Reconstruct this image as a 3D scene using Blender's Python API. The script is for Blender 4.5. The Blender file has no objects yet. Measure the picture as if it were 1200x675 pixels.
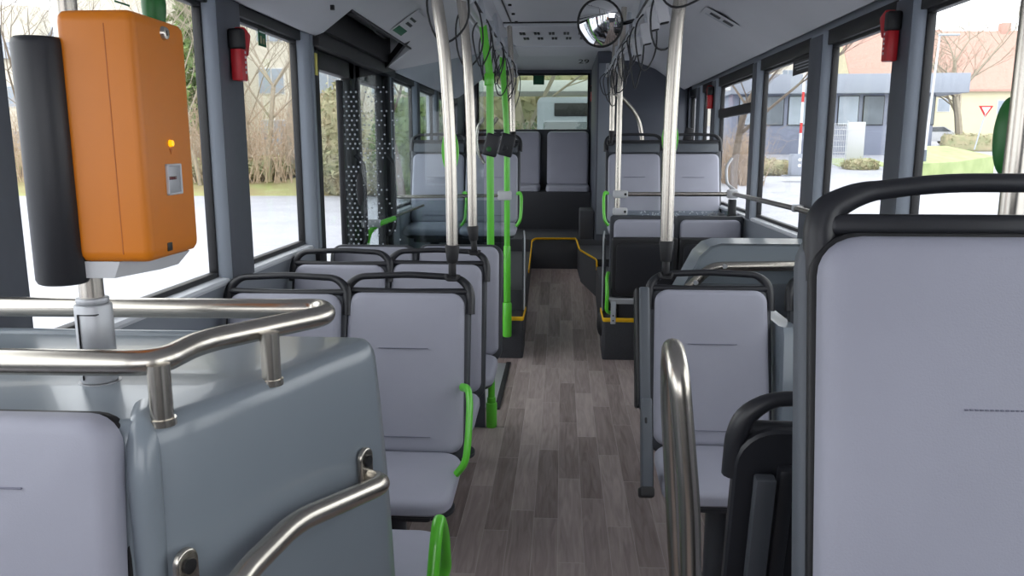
import bpy, bmesh, math, random
from mathutils import Vector, Matrix, Euler
random.seed(7)
S = bpy.context.scene
COL = S.collection
R = math.radians

# ---------------------------------------------------------------- camera
CH = 1.5
FPX = 920.0
PITCH = math.atan(166/FPX)
YAW = R(3.6112)
cd = bpy.data.cameras.new('camera'); cam = bpy.data.objects.new('camera', cd); COL.objects.link(cam)
cd.sensor_width = 36; cd.lens = 36*FPX/1200; cd.clip_start = .02; cd.clip_end = 500
cam.location = (0, 0, CH)
cam.rotation_euler = (math.pi/2 - PITCH, 0, YAW)
S.camera = cam
_F = Vector((-math.sin(YAW)*math.cos(PITCH), math.cos(YAW)*math.cos(PITCH), -math.sin(PITCH)))
_R = Vector((math.cos(YAW), math.sin(YAW), 0)); _U = _R.cross(_F)
def ray(px, py): return _F + _R*((px-600)/FPX) + _U*((337.5-py)/FPX)
def at(px, py, Y):            # the point of the world at distance Y down the bus
    r = ray(px, py); return Vector((0, 0, CH)) + r*(Y/r.y)
def atx(px, py, X):
    r = ray(px, py); return Vector((0, 0, CH)) + r*(X/r.x)
def atz(px, py, Z):
    r = ray(px, py); return Vector((0, 0, CH)) + r*((Z-CH)/r.z)

# ---------------------------------------------------------------- light
SKY = 2.9
w = bpy.data.worlds.new('overcast'); S.world = w; w.use_nodes = True
nt = w.node_tree; nt.nodes.clear()
wo = nt.nodes.new('ShaderNodeOutputWorld'); bg = nt.nodes.new('ShaderNodeBackground')
tc = nt.nodes.new('ShaderNodeTexCoord'); nz = nt.nodes.new('ShaderNodeTexNoise'); nz.inputs['Scale'].default_value = 1.5
cr = nt.nodes.new('ShaderNodeValToRGB'); cr.color_ramp.elements[0].color = (.90, .92, 1, 1); cr.color_ramp.elements[1].color = (1, 1, 1, 1)
nt.links.new(tc.outputs['Generated'], nz.inputs['Vector']); nt.links.new(nz.outputs['Fac'], cr.inputs['Fac'])
nt.links.new(cr.outputs['Color'], bg.inputs['Color']); bg.inputs['Strength'].default_value = SKY
nt.links.new(bg.outputs[0], wo.inputs[0])
sd = bpy.data.lights.new('hazy_sun', 'SUN'); sd.energy = .25; sd.angle = R(40); sd.color = (1, .98, .95)
so = bpy.data.objects.new('hazy_sun', sd); COL.objects.link(so); so.rotation_euler = (R(52), 0, R(-8))   # shines in through the windscreen
S.view_settings.view_transform = 'Standard'; S.view_settings.look = 'None'
S.view_settings.gamma = 1; S.view_settings.use_curve_mapping = False
S.view_settings.exposure = 0.17

# ---------------------------------------------------------------- materials
def srgb(r, g, b):
    f = lambda c: (c/255/12.92) if c/255 <= .04045 else ((c/255+.055)/1.055)**2.4
    return (f(r), f(g), f(b), 1)
def mat(name, col, rough=.5, metal=0, noise=0, nscale=40, bump=0, bscale=200, spec=.5, coat=0, stretch=None, col2=None):
    m = bpy.data.materials.new(name); m.use_nodes = True
    n = m.node_tree.nodes; l = m.node_tree.links; b = n['Principled BSDF']
    b.inputs['Base Color'].default_value = col; b.inputs['Roughness'].default_value = rough
    b.inputs['Metallic'].default_value = metal; b.inputs['Specular IOR Level'].default_value = spec
    b.inputs['Coat Weight'].default_value = coat
    t = n.new('ShaderNodeTexCoord'); mp = n.new('ShaderNodeMapping'); l.new(t.outputs['Object'], mp.inputs['Vector'])
    if stretch: mp.inputs['Scale'].default_value = stretch
    if noise or col2:
        z = n.new('ShaderNodeTexNoise'); z.inputs['Scale'].default_value = nscale; z.inputs['Detail'].default_value = 5
        l.new(mp.outputs[0], z.inputs['Vector'])
        c = n.new('ShaderNodeValToRGB'); l.new(z.outputs['Fac'], c.inputs['Fac'])
        c.color_ramp.elements[0].position = .3; c.color_ramp.elements[1].position = .7
        if col2: a_, b_ = col, col2
        else:
            a_ = tuple(v*(1-noise) for v in col[:3])+(1,); b_ = tuple(min(1, v*(1+noise)) for v in col[:3])+(1,)
        c.color_ramp.elements[0].color = a_; c.color_ramp.elements[1].color = b_
        l.new(c.outputs['Color'], b.inputs['Base Color'])
    if bump:
        z2 = n.new('ShaderNodeTexNoise'); z2.inputs['Scale'].default_value = bscale; z2.inputs['Detail'].default_value = 3
        l.new(mp.outputs[0], z2.inputs['Vector'])
        bp = n.new('ShaderNodeBump'); bp.inputs['Strength'].default_value = bump; bp.inputs['Distance'].default_value = .001
        l.new(z2.outputs['Fac'], bp.inputs['Height']); l.new(bp.outputs['Normal'], b.inputs['Normal'])
    return m
def glass_mat(name, tint=(.97, .985, .98), refl=.025):
    m = bpy.data.materials.new(name); m.use_nodes = True; n = m.node_tree.nodes; l = m.node_tree.links; n.clear()
    o = n.new('ShaderNodeOutputMaterial'); t = n.new('ShaderNodeBsdfTransparent'); g = n.new('ShaderNodeBsdfGlossy')
    t.inputs['Color'].default_value = (*tint, 1); g.inputs['Roughness'].default_value = .02
    lw = n.new('ShaderNodeLayerWeight'); lw.inputs['Blend'].default_value = .5
    pw = n.new('ShaderNodeMath'); pw.operation = 'POWER'; pw.inputs[1].default_value = 5; l.new(lw.outputs['Facing'], pw.inputs[0])
    ma = n.new('ShaderNodeMath'); ma.operation = 'MULTIPLY_ADD'; ma.inputs[1].default_value = .55; ma.inputs[2].default_value = refl; l.new(pw.outputs[0], ma.inputs[0])
    mx = n.new('ShaderNodeMixShader'); l.new(ma.outputs[0], mx.inputs[0]); l.new(t.outputs[0], mx.inputs[1]); l.new(g.outputs[0], mx.inputs[2])
    l.new(mx.outputs[0], o.inputs[0]); return m
def floor_mat():
    m = bpy.data.materials.new('plank_vinyl'); m.use_nodes = True; n = m.node_tree.nodes; l = m.node_tree.links; b = n['Principled BSDF']
    t = n.new('ShaderNodeTexCoord'); sx = n.new('ShaderNodeSeparateXYZ'); l.new(t.outputs['Object'], sx.inputs[0])
    def M(op, a, bb=None):
        k = n.new('ShaderNodeMath'); k.operation = op
        for i, v in enumerate((a, bb)):
            if v is None: continue
            if isinstance(v, (int, float)): k.inputs[i].default_value = v
            else: l.new(v, k.inputs[i])
        return k.outputs[0]
    u = M('DIVIDE', M('ADD', sx.outputs[0], 5.0), .098); row = M('FLOOR', u); fu = M('FRACT', u)
    wn = n.new('ShaderNodeTexWhiteNoise'); wn.noise_dimensions = '1D'; l.new(row, wn.inputs['W'])
    v = M('ADD', M('DIVIDE', sx.outputs[1], .74), M('MULTIPLY', wn.outputs['Value'], 7.3)); pl = M('FLOOR', v); fv = M('FRACT', v)
    cx = n.new('ShaderNodeCombineXYZ'); l.new(row, cx.inputs[0]); l.new(pl, cx.inputs[1])
    w2 = n.new('ShaderNodeTexWhiteNoise'); w2.noise_dimensions = '2D'; l.new(cx.outputs[0], w2.inputs['Vector'])
    # grain
    mp = n.new('ShaderNodeMapping'); mp.inputs['Scale'].default_value = (38, 3.2, 1); l.new(t.outputs['Object'], mp.inputs['Vector'])
    av = n.new('ShaderNodeVectorMath'); av.operation = 'ADD'; l.new(mp.outputs[0], av.inputs[0])
    sc = n.new('ShaderNodeVectorMath'); sc.operation = 'SCALE'; sc.inputs['Scale'].default_value = 37; l.new(w2.outputs['Color'], sc.inputs[0]); l.new(sc.outputs[0], av.inputs[1])
    gz = n.new('ShaderNodeTexNoise'); gz.inputs['Scale'].default_value = 1; gz.inputs['Detail'].default_value = 8; gz.inputs['Distortion'].default_value = 1.2; l.new(av.outputs[0], gz.inputs['Vector'])
    mixv = M('ADD', M('MULTIPLY', w2.outputs['Value'], .36), M('MULTIPLY', gz.outputs['Fac'], .74))
    c = n.new('ShaderNodeValToRGB'); l.new(mixv, c.inputs['Fac'])
    e = c.color_ramp.elements; e[0].position = .22; e[0].color = srgb(112, 98, 95); e[1].position = .88; e[1].color = srgb(182, 168, 164)
    x = e.new(.5); x.color = srgb(146, 132, 129)
    seam = M('MAXIMUM', M('LESS_THAN', fu, .025), M('LESS_THAN', fv, .006))
    mx = n.new('ShaderNodeMix'); mx.data_type = 'RGBA'; l.new(M('MULTIPLY', seam, .6), mx.inputs['Factor']); l.new(c.outputs['Color'], mx.inputs['A']); mx.inputs['B'].default_value = srgb(190, 180, 176)
    l.new(mx.outputs['Result'], b.inputs['Base Color']); b.inputs['Roughness'].default_value = .5; b.inputs['Specular IOR Level'].default_value = .35
    return m
M = {}
M['fabric'] = mat('seat_leather', srgb(158, 159, 172), .55, bump=.35, bscale=420, noise=.03, nscale=6)
M['seam'] = mat('seam_thread', srgb(118, 119, 134), .8, bump=.3)
M['shell'] = mat('seat_shell_plastic', srgb(58, 61, 67), .45, bump=.2, bscale=500)
M['shellgrey'] = mat('seat_side_grey_plastic', srgb(84, 89, 96), .5, bump=.2, bscale=500)
M['black'] = mat('black_soft_plastic', srgb(32, 33, 38), .42, bump=.15, bscale=600)
M['rubber'] = mat('black_rubber', srgb(26, 26, 29), .6, bump=.1)
M['steel'] = mat('brushed_stainless', srgb(196, 190, 180), .27, 1, noise=.02, nscale=20)
M['railsteel'] = mat('satin_steel_tube', srgb(186, 186, 188), .38, .35, noise=.02)
M['alu'] = mat('grey_cast_metal', srgb(176, 178, 182), .4, .35, bump=.1)
M['mould'] = mat('grey_gelcoat_moulding', srgb(128, 137, 145), .28, noise=.03, nscale=3, coat=.25)
M['wall'] = mat('grey_wall_laminate', srgb(128, 134, 143), .5, noise=.03, nscale=5, bump=.1)
M['walldark'] = mat('dark_wall_laminate', srgb(80, 84, 94), .55, noise=.04, nscale=5, bump=.15)
M['post'] = mat('grey_pillar_trim', srgb(140, 148, 159), .5, noise=.03, nscale=8)
M['ceiling'] = mat('ceiling_panel', srgb(196, 197, 201), .5, noise=.02, nscale=4, bump=.1)
M['sill'] = mat('light_sill', srgb(205, 208, 214), .4, noise=.02)
M['gasket'] = mat('black_gasket', srgb(20, 20, 23), .5, bump=.05)
M['dark'] = mat('dark_speckled_vinyl', srgb(52, 53, 58), .7, noise=.35, nscale=260)
M['green'] = mat('green_powder_coat', srgb(98, 204, 56), .3, noise=.03, nscale=10, coat=.3)
M['dgreen'] = mat('dark_green_plastic', srgb(30, 105, 40), .4, noise=.03)
M['yellow'] = mat('yellow_edge_strip', srgb(246, 192, 12), .45, noise=.05, nscale=30)
M['orange'] = mat('orange_painted_metal', srgb(208, 118, 8), .42, noise=.02, nscale=12, bump=.08, bscale=500)
M['orangeline'] = mat('orange_joint', srgb(176, 92, 10), .5, noise=.02)
M['screen'] = mat('red_display', srgb(90, 14, 18), .15, noise=.3, nscale=200)
M['amber'] = mat('amber_lens', srgb(255, 190, 20), .2, noise=.05); M['amber'].node_tree.nodes['Principled BSDF'].inputs['Emission Color'].default_value = srgb(255, 190, 20); M['amber'].node_tree.nodes['Principled BSDF'].inputs['Emission Strength'].default_value = .8
M['red'] = mat('red_plastic', srgb(190, 26, 36), .4, noise=.05)
M['white'] = mat('white_print', srgb(225, 226, 228), .6, noise=.02)
M['lightgrey'] = mat('light_grey_plastic', srgb(196, 197, 200), .45, noise=.02)
M['sticker'] = mat('green_sticker', srgb(12, 96, 62), .5, noise=.05)
M['darkfilm'] = mat('dark_sticker', srgb(45, 46, 50), .5, noise=.05)
M['cord'] = mat('black_cord', srgb(30, 31, 33), .5, bump=.2)
M['dot'] = mat('frosted_dot', srgb(190, 196, 204), .7, noise=.02)
M['glass'] = glass_mat('window_glass')
M['screenglass'] = glass_mat('screen_glass', (.80, .84, .85))
M['rearglass'] = glass_mat('rear_glass', (.60, .65, .60))
M['innerstrip'] = mat('dark_pillar_strip', srgb(84, 88, 96), .55, noise=.03)
M['mirror'] = mat('mirror_silver', (.92, .93, .93, 1), .02, 1, noise=.005)
M['floor'] = floor_mat()
M['asphalt'] = mat('pale_wet_paving', srgb(164, 165, 173), .6, col2=srgb(180, 181, 188), nscale=.6)
M['grass'] = mat('grass', srgb(150, 166, 112), .9, col2=srgb(176, 188, 134), nscale=1.2, bump=1, bscale=40)
M['leaflitter'] = mat('leaf_litter', srgb(150, 128, 98), .95, col2=srgb(160, 168, 110), nscale=.5, bump=1, bscale=30)
M['bark'] = mat('pale_bark', srgb(160, 150, 132), .9, noise=.15, nscale=8)
M['barkdark'] = mat('dark_bark', srgb(120, 108, 96), .9, noise=.15, nscale=8)
M['twig'] = mat('brown_twig', srgb(176, 156, 134), .9, noise=.2, nscale=2)
M['leaf'] = mat('leaf_green', srgb(84, 110, 60), .8, col2=srgb(126, 146, 84), nscale=3)
M['leafpale'] = mat('leaf_pale', srgb(150, 156, 118), .8, col2=srgb(182, 168, 138), nscale=2)
M['beige'] = mat('beige_render', srgb(214, 208, 194), .9, noise=.03, nscale=1)  # wall colour lightened to stand for the washed-out brightness outside
M['cream'] = mat('cream_render', srgb(215, 208, 176), .9, noise=.02, nscale=1)
M['roofred'] = mat('red_roof_tiles', srgb(186, 132, 122), .85, noise=.08, nscale=6)  # roof tile colours lightened, outdoor haze put into the colour
M['roofbrown'] = mat('brown_roof_tiles', srgb(190, 152, 138), .85, noise=.08, nscale=6)
M['fascia'] = mat('grey_fascia', srgb(150, 156, 168), .6, noise=.03, nscale=1)
M['kiosk'] = mat('blue_grey_cladding', srgb(122, 128, 146), .6, noise=.05, nscale=1)
M['pane'] = mat('dim_window_pane', srgb(96, 104, 112), .15, noise=.2, nscale=.6)
M['paneblue'] = mat('pale_window_pane', srgb(150, 160, 172), .2, noise=.15, nscale=.6)
M['frame_white'] = mat('white_frame', srgb(214, 214, 212), .5, noise=.02)
M['carwhite'] = mat('white_car_paint', srgb(222, 224, 228), .25, noise=.01, coat=.5)
M['galv'] = mat('galvanised_steel', srgb(180, 184, 190), .5, .2, noise=.04)

# ---------------------------------------------------------------- builders
def V(*a): return Vector(a)
def finish(name, bm, m, sharp=35):
    bmesh.ops.recalc_face_normals(bm, faces=bm.faces)
    for f in bm.faces: f.smooth = True
    for e in bm.edges:
        if len(e.link_faces) == 2 and e.calc_face_angle(0) > R(sharp): e.smooth = False
    me = bpy.data.meshes.new(name); bm.to_mesh(me); bm.free(); me.materials.append(m)
    o = bpy.data.objects.new(name, me); COL.objects.link(o); return o
def thing(name, label, cat, loc=(0, 0, 0), rz=0, group=None):
    o = bpy.data.objects.new(name, None); o.empty_display_size = .1; COL.objects.link(o)
    o.location = loc; o.rotation_euler = (0, 0, rz); o['label'] = label; o['category'] = cat
    if group: o['group'] = group
    return o
def part(name, bm, m, parent, label=None, sharp=35):
    o = finish(name, bm, m, sharp); o.parent = parent
    if label: o['label'] = label
    return o
def wloc(p):
    v = Vector((0, 0, 0))
    while p: v += p.location; p = p.parent
    return v
def wpart(name, bm, m, parent, label=None, sharp=35):      # geometry given in world coordinates
    bmesh.ops.translate(bm, verts=bm.verts, vec=-wloc(parent)); return part(name, bm, m, parent, label, sharp)
def base_of(bm):
    xs = [v.co for v in bm.verts]
    return Vector(((min(c.x for c in xs)+max(c.x for c in xs))/2, (min(c.y for c in xs)+max(c.y for c in xs))/2, min(c.z for c in xs)))
def solo(name, label, cat, bm, m, group=None, sharp=35):
    b = base_of(bm); bmesh.ops.translate(bm, verts=bm.verts, vec=-b); o = finish(name, bm, m, sharp); o.location = b
    o['label'] = label; o['category'] = cat
    if group: o['group'] = group
    return o
def struct(name, bm, m, parent=None, label=None, cat=None, sharp=35):
    if parent: return wpart(name, bm, m, parent, label, sharp)
    o = finish(name, bm, m, sharp); o['kind'] = 'structure'
    o['label'] = label or name.replace('_', ' '); o['category'] = cat or name.split('_')[0]
    return o
def copy_tree(o, parent=None):
    c = o.copy(); COL.objects.link(c)
    if parent: c.parent = parent
    for ch in list(o.children): copy_tree(ch, c)
    return c
def clone(src, loc, rz=0, label=None, group=None):
    c = copy_tree(src); c.location = loc; c.rotation_euler = (0, 0, rz)
    if label: c['label'] = label
    if group: c['group'] = group
    return c
def box(bm, a, b, r=0, seg=2, mx=None):
    a = Vector(a); b = Vector(b); c = (a+b)/2; s = b-a
    res = bmesh.ops.create_cube(bm, size=1, matrix=Matrix.Translation(c) @ Matrix.Diagonal((abs(s.x), abs(s.y), abs(s.z), 1)))
    vs = res['verts']
    if r:
        es = list({e for v in vs for e in v.link_edges})
        rr = bmesh.ops.bevel(bm, geom=es, offset=min(r, .49*min(abs(s.x), abs(s.y), abs(s.z))), segments=seg, profile=.5, affect='EDGES')
        vs = list({v for f in rr['faces'] for v in f.verts} | {v for v in vs if v.is_valid})
    if mx is not None: bmesh.ops.transform(bm, matrix=mx, verts=vs)
    return vs
def fillet(pts, rad, n=6, closed=False):
    pts = [Vector(p) for p in pts]; out = []; N = len(pts)
    for i, p in enumerate(pts):
        if not closed and (i == 0 or i == N-1): out.append(p); continue
        a = pts[i-1]; b = pts[(i+1) % N]; u = (a-p); v = (b-p)
        d = min(rad, u.length*.49, v.length*.49)
        if d < 1e-5 or u.normalized().dot(v.normalized()) < -.9995: out.append(p); continue
        p0 = p+u.normalized()*d; p1 = p+v.normalized()*d
        for k in range(n+1):
            t = k/n; out.append(p0*(1-t)**2+p*2*t*(1-t)+p1*t*t)
    return out
def tube(bm, pts, r, rad=.05, n=12, closed=False, flat=1.0, fn=6, up=None):
    P = fillet(pts, rad, fn, closed); N = len(P); rings = []; nrm = None
    for i in range(N):
        if closed: t = (P[(i+1) % N]-P[i-1]).normalized()
        else: t = (P[min(i+1, N-1)]-P[max(i-1, 0)]).normalized()
        if nrm is None:
            a = Vector(up) if up else (Vector((0, 0, 1)) if abs(t.z) < .9 else Vector((1, 0, 0)))
            nrm = (a - t*a.dot(t)).normalized()
        else: nrm = (nrm - t*nrm.dot(t)).normalized()
        bn = t.cross(nrm); rr = r(P[i]) if callable(r) else r
        rings.append([bm.verts.new(P[i]+nrm*rr*math.cos(2*math.pi*k/n)+bn*rr*flat*math.sin(2*math.pi*k/n)) for k in range(n)])
    m = N if closed else N-1
    for i in range(m):
        A = rings[i]; B = rings[(i+1) % N]
        for k in range(n): bm.faces.new((A[k], A[(k+1) % n], B[(k+1) % n], B[k]))
    if not closed:
        bm.faces.new(rings[0][::-1]); bm.faces.new(rings[-1])
def cyl(bm, p0, p1, r0, r1=None, n=20, bev=0):
    p0 = Vector(p0); p1 = Vector(p1); r1 = r0 if r1 is None else r1
    t = (p1-p0).normalized(); a = Vector((0, 0, 1)) if abs(t.z) < .9 else Vector((1, 0, 0)); u = (a-t*a.dot(t)).normalized(); v = t.cross(u)
    prof = [(0, r0), (1, r1)]
    L = (p1-p0).length
    if bev: prof = [(0, r0-bev), (bev*.3/L, r0-bev*.3), (bev/L, r0), (1-bev/L, r1), (1-bev*.3/L, r1-bev*.3), (1, r1-bev)]
    loft(bm, [[p0.lerp(p1, s)+u*rr*math.cos(2*math.pi*k/n)+v*rr*math.sin(2*math.pi*k/n) for k in range(n)] for s, rr in prof])
def loft(bm, rings, c0=True, c1=True, closed=True):
    rs = [[bm.verts.new(p) for p in r] for r in rings]; n = len(rs[0])
    for A, B in zip(rs, rs[1:]):
        for k in range(n if closed else n-1): bm.faces.new((A[k], A[(k+1) % n], B[(k+1) % n], B[k]))
    if c0: bm.faces.new(rs[0][::-1])
    if c1: bm.faces.new(rs[-1])
    return [v for r in rs for v in r]
def rrect(w, h, r, n=6, taper=1.0):
    r = max(min(r, w/2-1e-4, h/2-1e-4), 1e-4); out = []
    for cx, cy, a0 in ((w/2-r, h/2-r, 0), (-w/2+r, h/2-r, 90), (-w/2+r, -h/2+r, 180), (w/2-r, -h/2+r, 270)):
        for k in range(n+1):
            a = R(a0+90*k/n); x = cx+r*math.cos(a); y = cy+r*math.sin(a)
            x *= 1+(taper-1)*(y/h+.5); out.append((x, y))
    return out
def pad(bm, w, h, t, r=.05, edge=.02, bulge=.006, taper=1.0, back=True, mx=None):
    """cushion in the XZ plane, front face towards -Y, back on y=0"""
    rings = []
    for k in range(5):
        a = R(90*k/4); d = edge*(1-math.sin(a)); y = -(t-edge)-edge*(1-math.cos(a)) if False else -(t-edge*(1-math.sin(a)) ) 
        rings.append((edge*(1-math.cos(a)), -(t-edge+edge*math.sin(a))))
    m = min(w, h)/2
    for s in (.25, .5, .75, .95): rings.append((edge+(m-edge)*s, -(t+bulge*math.sin(R(90*s)))))
    rings = [(edge*.35, 0), (0, -edge*.35)]+rings
    L = [[(x, y, z) for x, z in rrect(w-2*d, h-2*d, r-d*.8, 6, taper)] for d, y in rings]
    vs = loft(bm, L)
    if mx is not None: bmesh.ops.transform(bm, matrix=mx, verts=vs)
    return vs
def T(x=0, y=0, z=0, rx=0, ry=0, rz=0): return Matrix.Translation((x, y, z)) @ Euler((rx, ry, rz)).to_matrix().to_4x4()
def prism(bm, outline, z0, z1):     # plan outline extruded
    return loft(bm, [[(x, y, z0) for x, y in outline], [(x, y, z1) for x, y in outline]])
def NB(): return bmesh.new()

# ================================================================ THE BUS SHELL
XL, XR = -1.21, 1.27            # glass planes
Y0, Y1 = -1.3, 9.62
# floor, with a gentle ramp over the rear axle
bm = NB()
def fz(y): return 0 if y < 5.6 else (y-5.6)/(8.0-5.6)*.26
ys = [Y0, 5.6, 8.02]
loft(bm, [[(XL-.04, y, fz(y)), (XR+.04, y, fz(y)), (XR+.04, y, -.12), (XL-.04, y, -.12)] for y in ys])
struct('floor', bm, M['floor'], label='grey brown wood plank vinyl floor of the aisle')
# raised rear floor
bm = NB(); box(bm, (XL-.02, 8.0, -.1), (XR+.02, Y1, .565), .004); prism(bm, [(.165, 8.0), (.19, 7.53), (.33, 7.0), (.50, 7.0), (.50, 8.0)], -.05, .505)
struct('trim_1', bm, M['dark'], label='raised dark speckled floor at the rear of the bus', cat='trim')
# podiums left and right
def podium(s, name, lab):
    bm = NB(); xo = XL-.02 if s < 0 else XR+.02
    e_ = .268 if s < 0 else .302
    def xi(y): return s*(e_+(y-5.46)*(.016 if s < 0 else .010))
    box(bm, (min(xo, s*e_), 5.46, -.05), (max(xo, s*e_), 5.80, .285), .02, 3)
    # side walls round slightly at the aisle
    pl = [(xo, 5.78), (s*(e_+.004), 5.78), (xi(6.5), 6.5), (xi(7.99), 7.99), (xo, 7.99)]
    prism(bm, pl, -.05, .44)
    struct(name, bm, M['dark'], label=lab, cat='trim')
podium(-1, 'trim_2', 'dark speckled raised podium under the rear seats on the left')
podium(1, 'trim_3', 'dark speckled raised podium under the rear seats on the right')
# lower side walls + sills
for s, X, nm in ((-1, XL, 'left'), (1, XR, 'right')):
    bm = NB(); t = .035*s
    def seg(y0, y1, z0=0.0, z1=1.03):
        box(bm, (min(X+t, X-t*.8), y0, z0), (max(X+t, X-t*.8), y1, z1), .003)
    if s < 0: seg(Y0, 3.71); seg(5.42, Y1)
    else: seg(Y0, Y1)
    # header above the windows
    box(bm, (min(X-t*.6, X+t*1.2), Y0, 1.985), (max(X-t*.6, X+t*1.2), Y1, 2.62), .003)
    struct('wall_'+nm, bm, M['wall'], label='grey side wall panel under the windows on the %s' % nm)
    # heater duct bulge along the wall base
    bm = NB()
    for (ya, yb) in (((1.7, 3.66),) if s < 0 else ((1.7, 5.4),)):
        loft(bm, [[(X-s*.03, y, .02), (X-s*.07, y, .03), (X-s*.07, y, .20), (X-s*.045, y, .25), (X-s*.03, y, .26)] for y in (ya, yb)])
    struct('baseboard_'+nm, bm, M['walldark'])
# roof and ceiling
bm = NB()
def ceil_prof(y):
    zc = 2.42
    return [(XL-.03, 2.62), (XL-.03, 2.03), (-1.13, 1.995), (-1.09, 2.01), (-.86, 2.18), (-.66, 2.31), (-.50, 2.37), (-.46, zc), (.46, zc), (.50, 2.37), (.68, 2.33), (.90, 2.24), (1.14, 2.07), (1.18, 2.045), (1.22, 2.07), (XR+.03, 2.08), (XR+.03, 2.62)]
YD0, YD1 = 3.66, 5.09
def cov(ya, yb, right=True, left=True, thick=True):
    pr_ = ceil_prof(0); 
    a = pr_ if left else [(-.955, 2.62), (-.955, 2.11)]+pr_[4:]
    loft(bm, [[(x, y, z) for x, z in a] for y in (ya, yb)])
cov(Y0, YD0); cov(YD0, YD1, left=False); cov(YD1, 8.45)
struct('ceiling', bm, M['ceiling'], label='light grey moulded ceiling with sloping side coves', sharp=20)
# slope of the ceiling down to the rear window
bm = NB()
loft(bm, [[(XL, y, 2.62), (XL, y, za), (XR, y, za), (XR, y, 2.62)] for y, za in ((8.40, 2.425), (8.5, 2.44), (9.12, 2.535), (9.20, 2.535), (9.555, 2.385), (Y1, 2.38))])
struct('trim_4', bm, M['ceiling'], label='grey ceiling panel above the rear window', cat='trim')
# door header recess, dark
bm = NB()
box(bm, (XL-.03, YD0+.003, 2.02), (-1.09, YD1-.003, 2.62))
box(bm, (-1.09, YD0+.003, 2.40), (-.95, YD1-.003, 2.62))
box(bm, (-.962, YD0+.003, 2.10), (-.956, YD1-.003, 2.5))
struct('trim_5', bm, M['gasket'], label='dark open recess in the ceiling above the middle door', cat='trim')
bm = NB(); box(bm, (-1.07, YD0+.25, 2.13), (-.99, YD1-.3, 2.19), .02); cyl(bm, (-1.02, YD0+.05, 2.24), (-1.02, YD1-.05, 2.24), .018)
tube(bm, [(-.99, YD0+.1, 2.20), (-1.0, 4.3, 2.10), (-1.04, 4.7, 2.12), (-1.0, YD1-.1, 2.2)], .006)
solo('door_mechanism', 'black door drive bar in the open recess above the middle door', 'mechanism', bm, M['gasket'])
bm = NB()          # the overhanging flap lips of the recess
prism(bm, [(-.957, 4.86), (-.93, 4.90), (-1.12, 5.10), (-1.15, 5.10)], 2.03, 2.10)
for v in bm.verts: v.co.z = (2.01+(v.co.x+1.09)*.739)-.004+(.05 if v.co.z > 2.05 else 0)
struct('trim_6', bm, M['gasket'], label='black edge of the door recess', cat='trim')

# unseen front wall, added to cut the front light; windscreen opening kept small
bm = NB(); box(bm, (XL-.03, Y0-.06, -.1), (XR+.03, Y0, 1.10)); box(bm, (XL-.03, Y0-.06, 2.15), (XR+.03, Y0, 2.62)); box(bm, (XL-.03, Y0-.06, 1.10), (-1.05, Y0, 2.15)); box(bm, (1.1, Y0-.06, 1.10), (XR+.03, Y0, 2.15))
struct('wall_front', bm, M['walldark'], label='dark unseen front wall narrowing the windscreen to cut the front light')
bm = NB(); box(bm, (.34, -.42, 0), (XR-.04, -.37, 1.98), .01)  # unseen partition, added to keep windscreen light off the large near seat
solo('shade_partition', 'dark driver partition added out of view to shade the large near seat', 'partition', bm, M['walldark'])
# rear wall
RW = (-1.02, .312, 1.665, 2.345)
bm = NB()
box(bm, (XL, Y1-.06, .5), (XR, Y1+.03, RW[2])); box(bm, (XL, Y1-.06, RW[3]), (XR, Y1+.03, 2.5))
box(bm, (XL, Y1-.06, RW[2]), (RW[0], Y1+.03, RW[3])); box(bm, (RW[1], Y1-.06, RW[2]), (XR, Y1+.03, RW[3]))
struct('wall_rear', bm, M['walldark'], label='dark grey rear wall around the back window')
def ring_frame(bm, a, b, axis, wdt, dep):
    """rectangular frame between corners a,b ; axis = axis of its normal"""
    a = Vector(a); b = Vector(b); ax = [0, 1, 2]; ax.remove(axis); u, v = ax
    def bx(u0, u1, v0, v1):
        p = Vector(a); q = Vector(b); p[u], q[u], p[v], q[v] = u0, u1, v0, v1; p[axis] = a[axis]-dep/2; q[axis] = a[axis]+dep/2; box(bm, p, q, .003)
    bx(a[u], b[u], a[v], a[v]+wdt); bx(a[u], b[u], b[v]-wdt, b[v]); bx(a[u], a[u]+wdt, a[v], b[v]); bx(b[u]-wdt, b[u], a[v], b[v])
def window(n, X, ya, yb, za=1.045, zb=1.975, lab='', bar=None, gm='glass'):
    bm = NB(); box(bm, (X-.003, ya, za), (X+.003, yb, zb)); g = finish('window_%d' % n, bm, M[gm]); g['kind'] = 'structure'; g['label'] = lab; g['category'] = 'window'
    bm = NB(); ring_frame(bm, (X, ya, za), (X, yb, zb), 0, .022, .03)
    box(bm, (X-.035, ya-.01, zb-.008), (X+.035, yb+.01, zb+.06), .003)
    if bar: box(bm, (X-.03, ya, bar[0]), (X+.02, yb, bar[1]), .012, 3)
    wpart('window_frame', bm, M['gasket'], g)
    s = 1 if X > 0 else -1
    bm = NB(); loft(bm, [[(X-s*.012, y, 1.024), (X-s*.046, y, 1.024), (X-s*.050, y, 1.034), (X-s*.046, y, 1.044), (X-s*.012, y, 1.05)] for y in (ya, yb)])
    if za < 1.1: wpart('window_sill', bm, M['sill'], g)
    else: bm.free()
    return g
window(1, XL, -1.2, 1.43, lab='long left window beside the front, at the far left of the view')
W2 = window(2, XL, 1.61, 2.655, lab='left window behind the orange ticket validator')
W3 = window(3, XL, 2.85, 3.60, lab='left window between two grey posts in front of the middle door')
window(4, XL, 5.45, 6.35, lab='left window just behind the middle door')
window(5, XL, 6.45, 7.35, lab='left window beside the raised rear seats')
window(6, XL, 7.45, 8.9, lab='rearmost left window')
W7 = window(7, XR, 1.75, 2.94, lab='right window behind the large near seat')
W8 = window(8, XR, 3.085, 3.905, lab='right window between the red hammer post and the next post')
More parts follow.
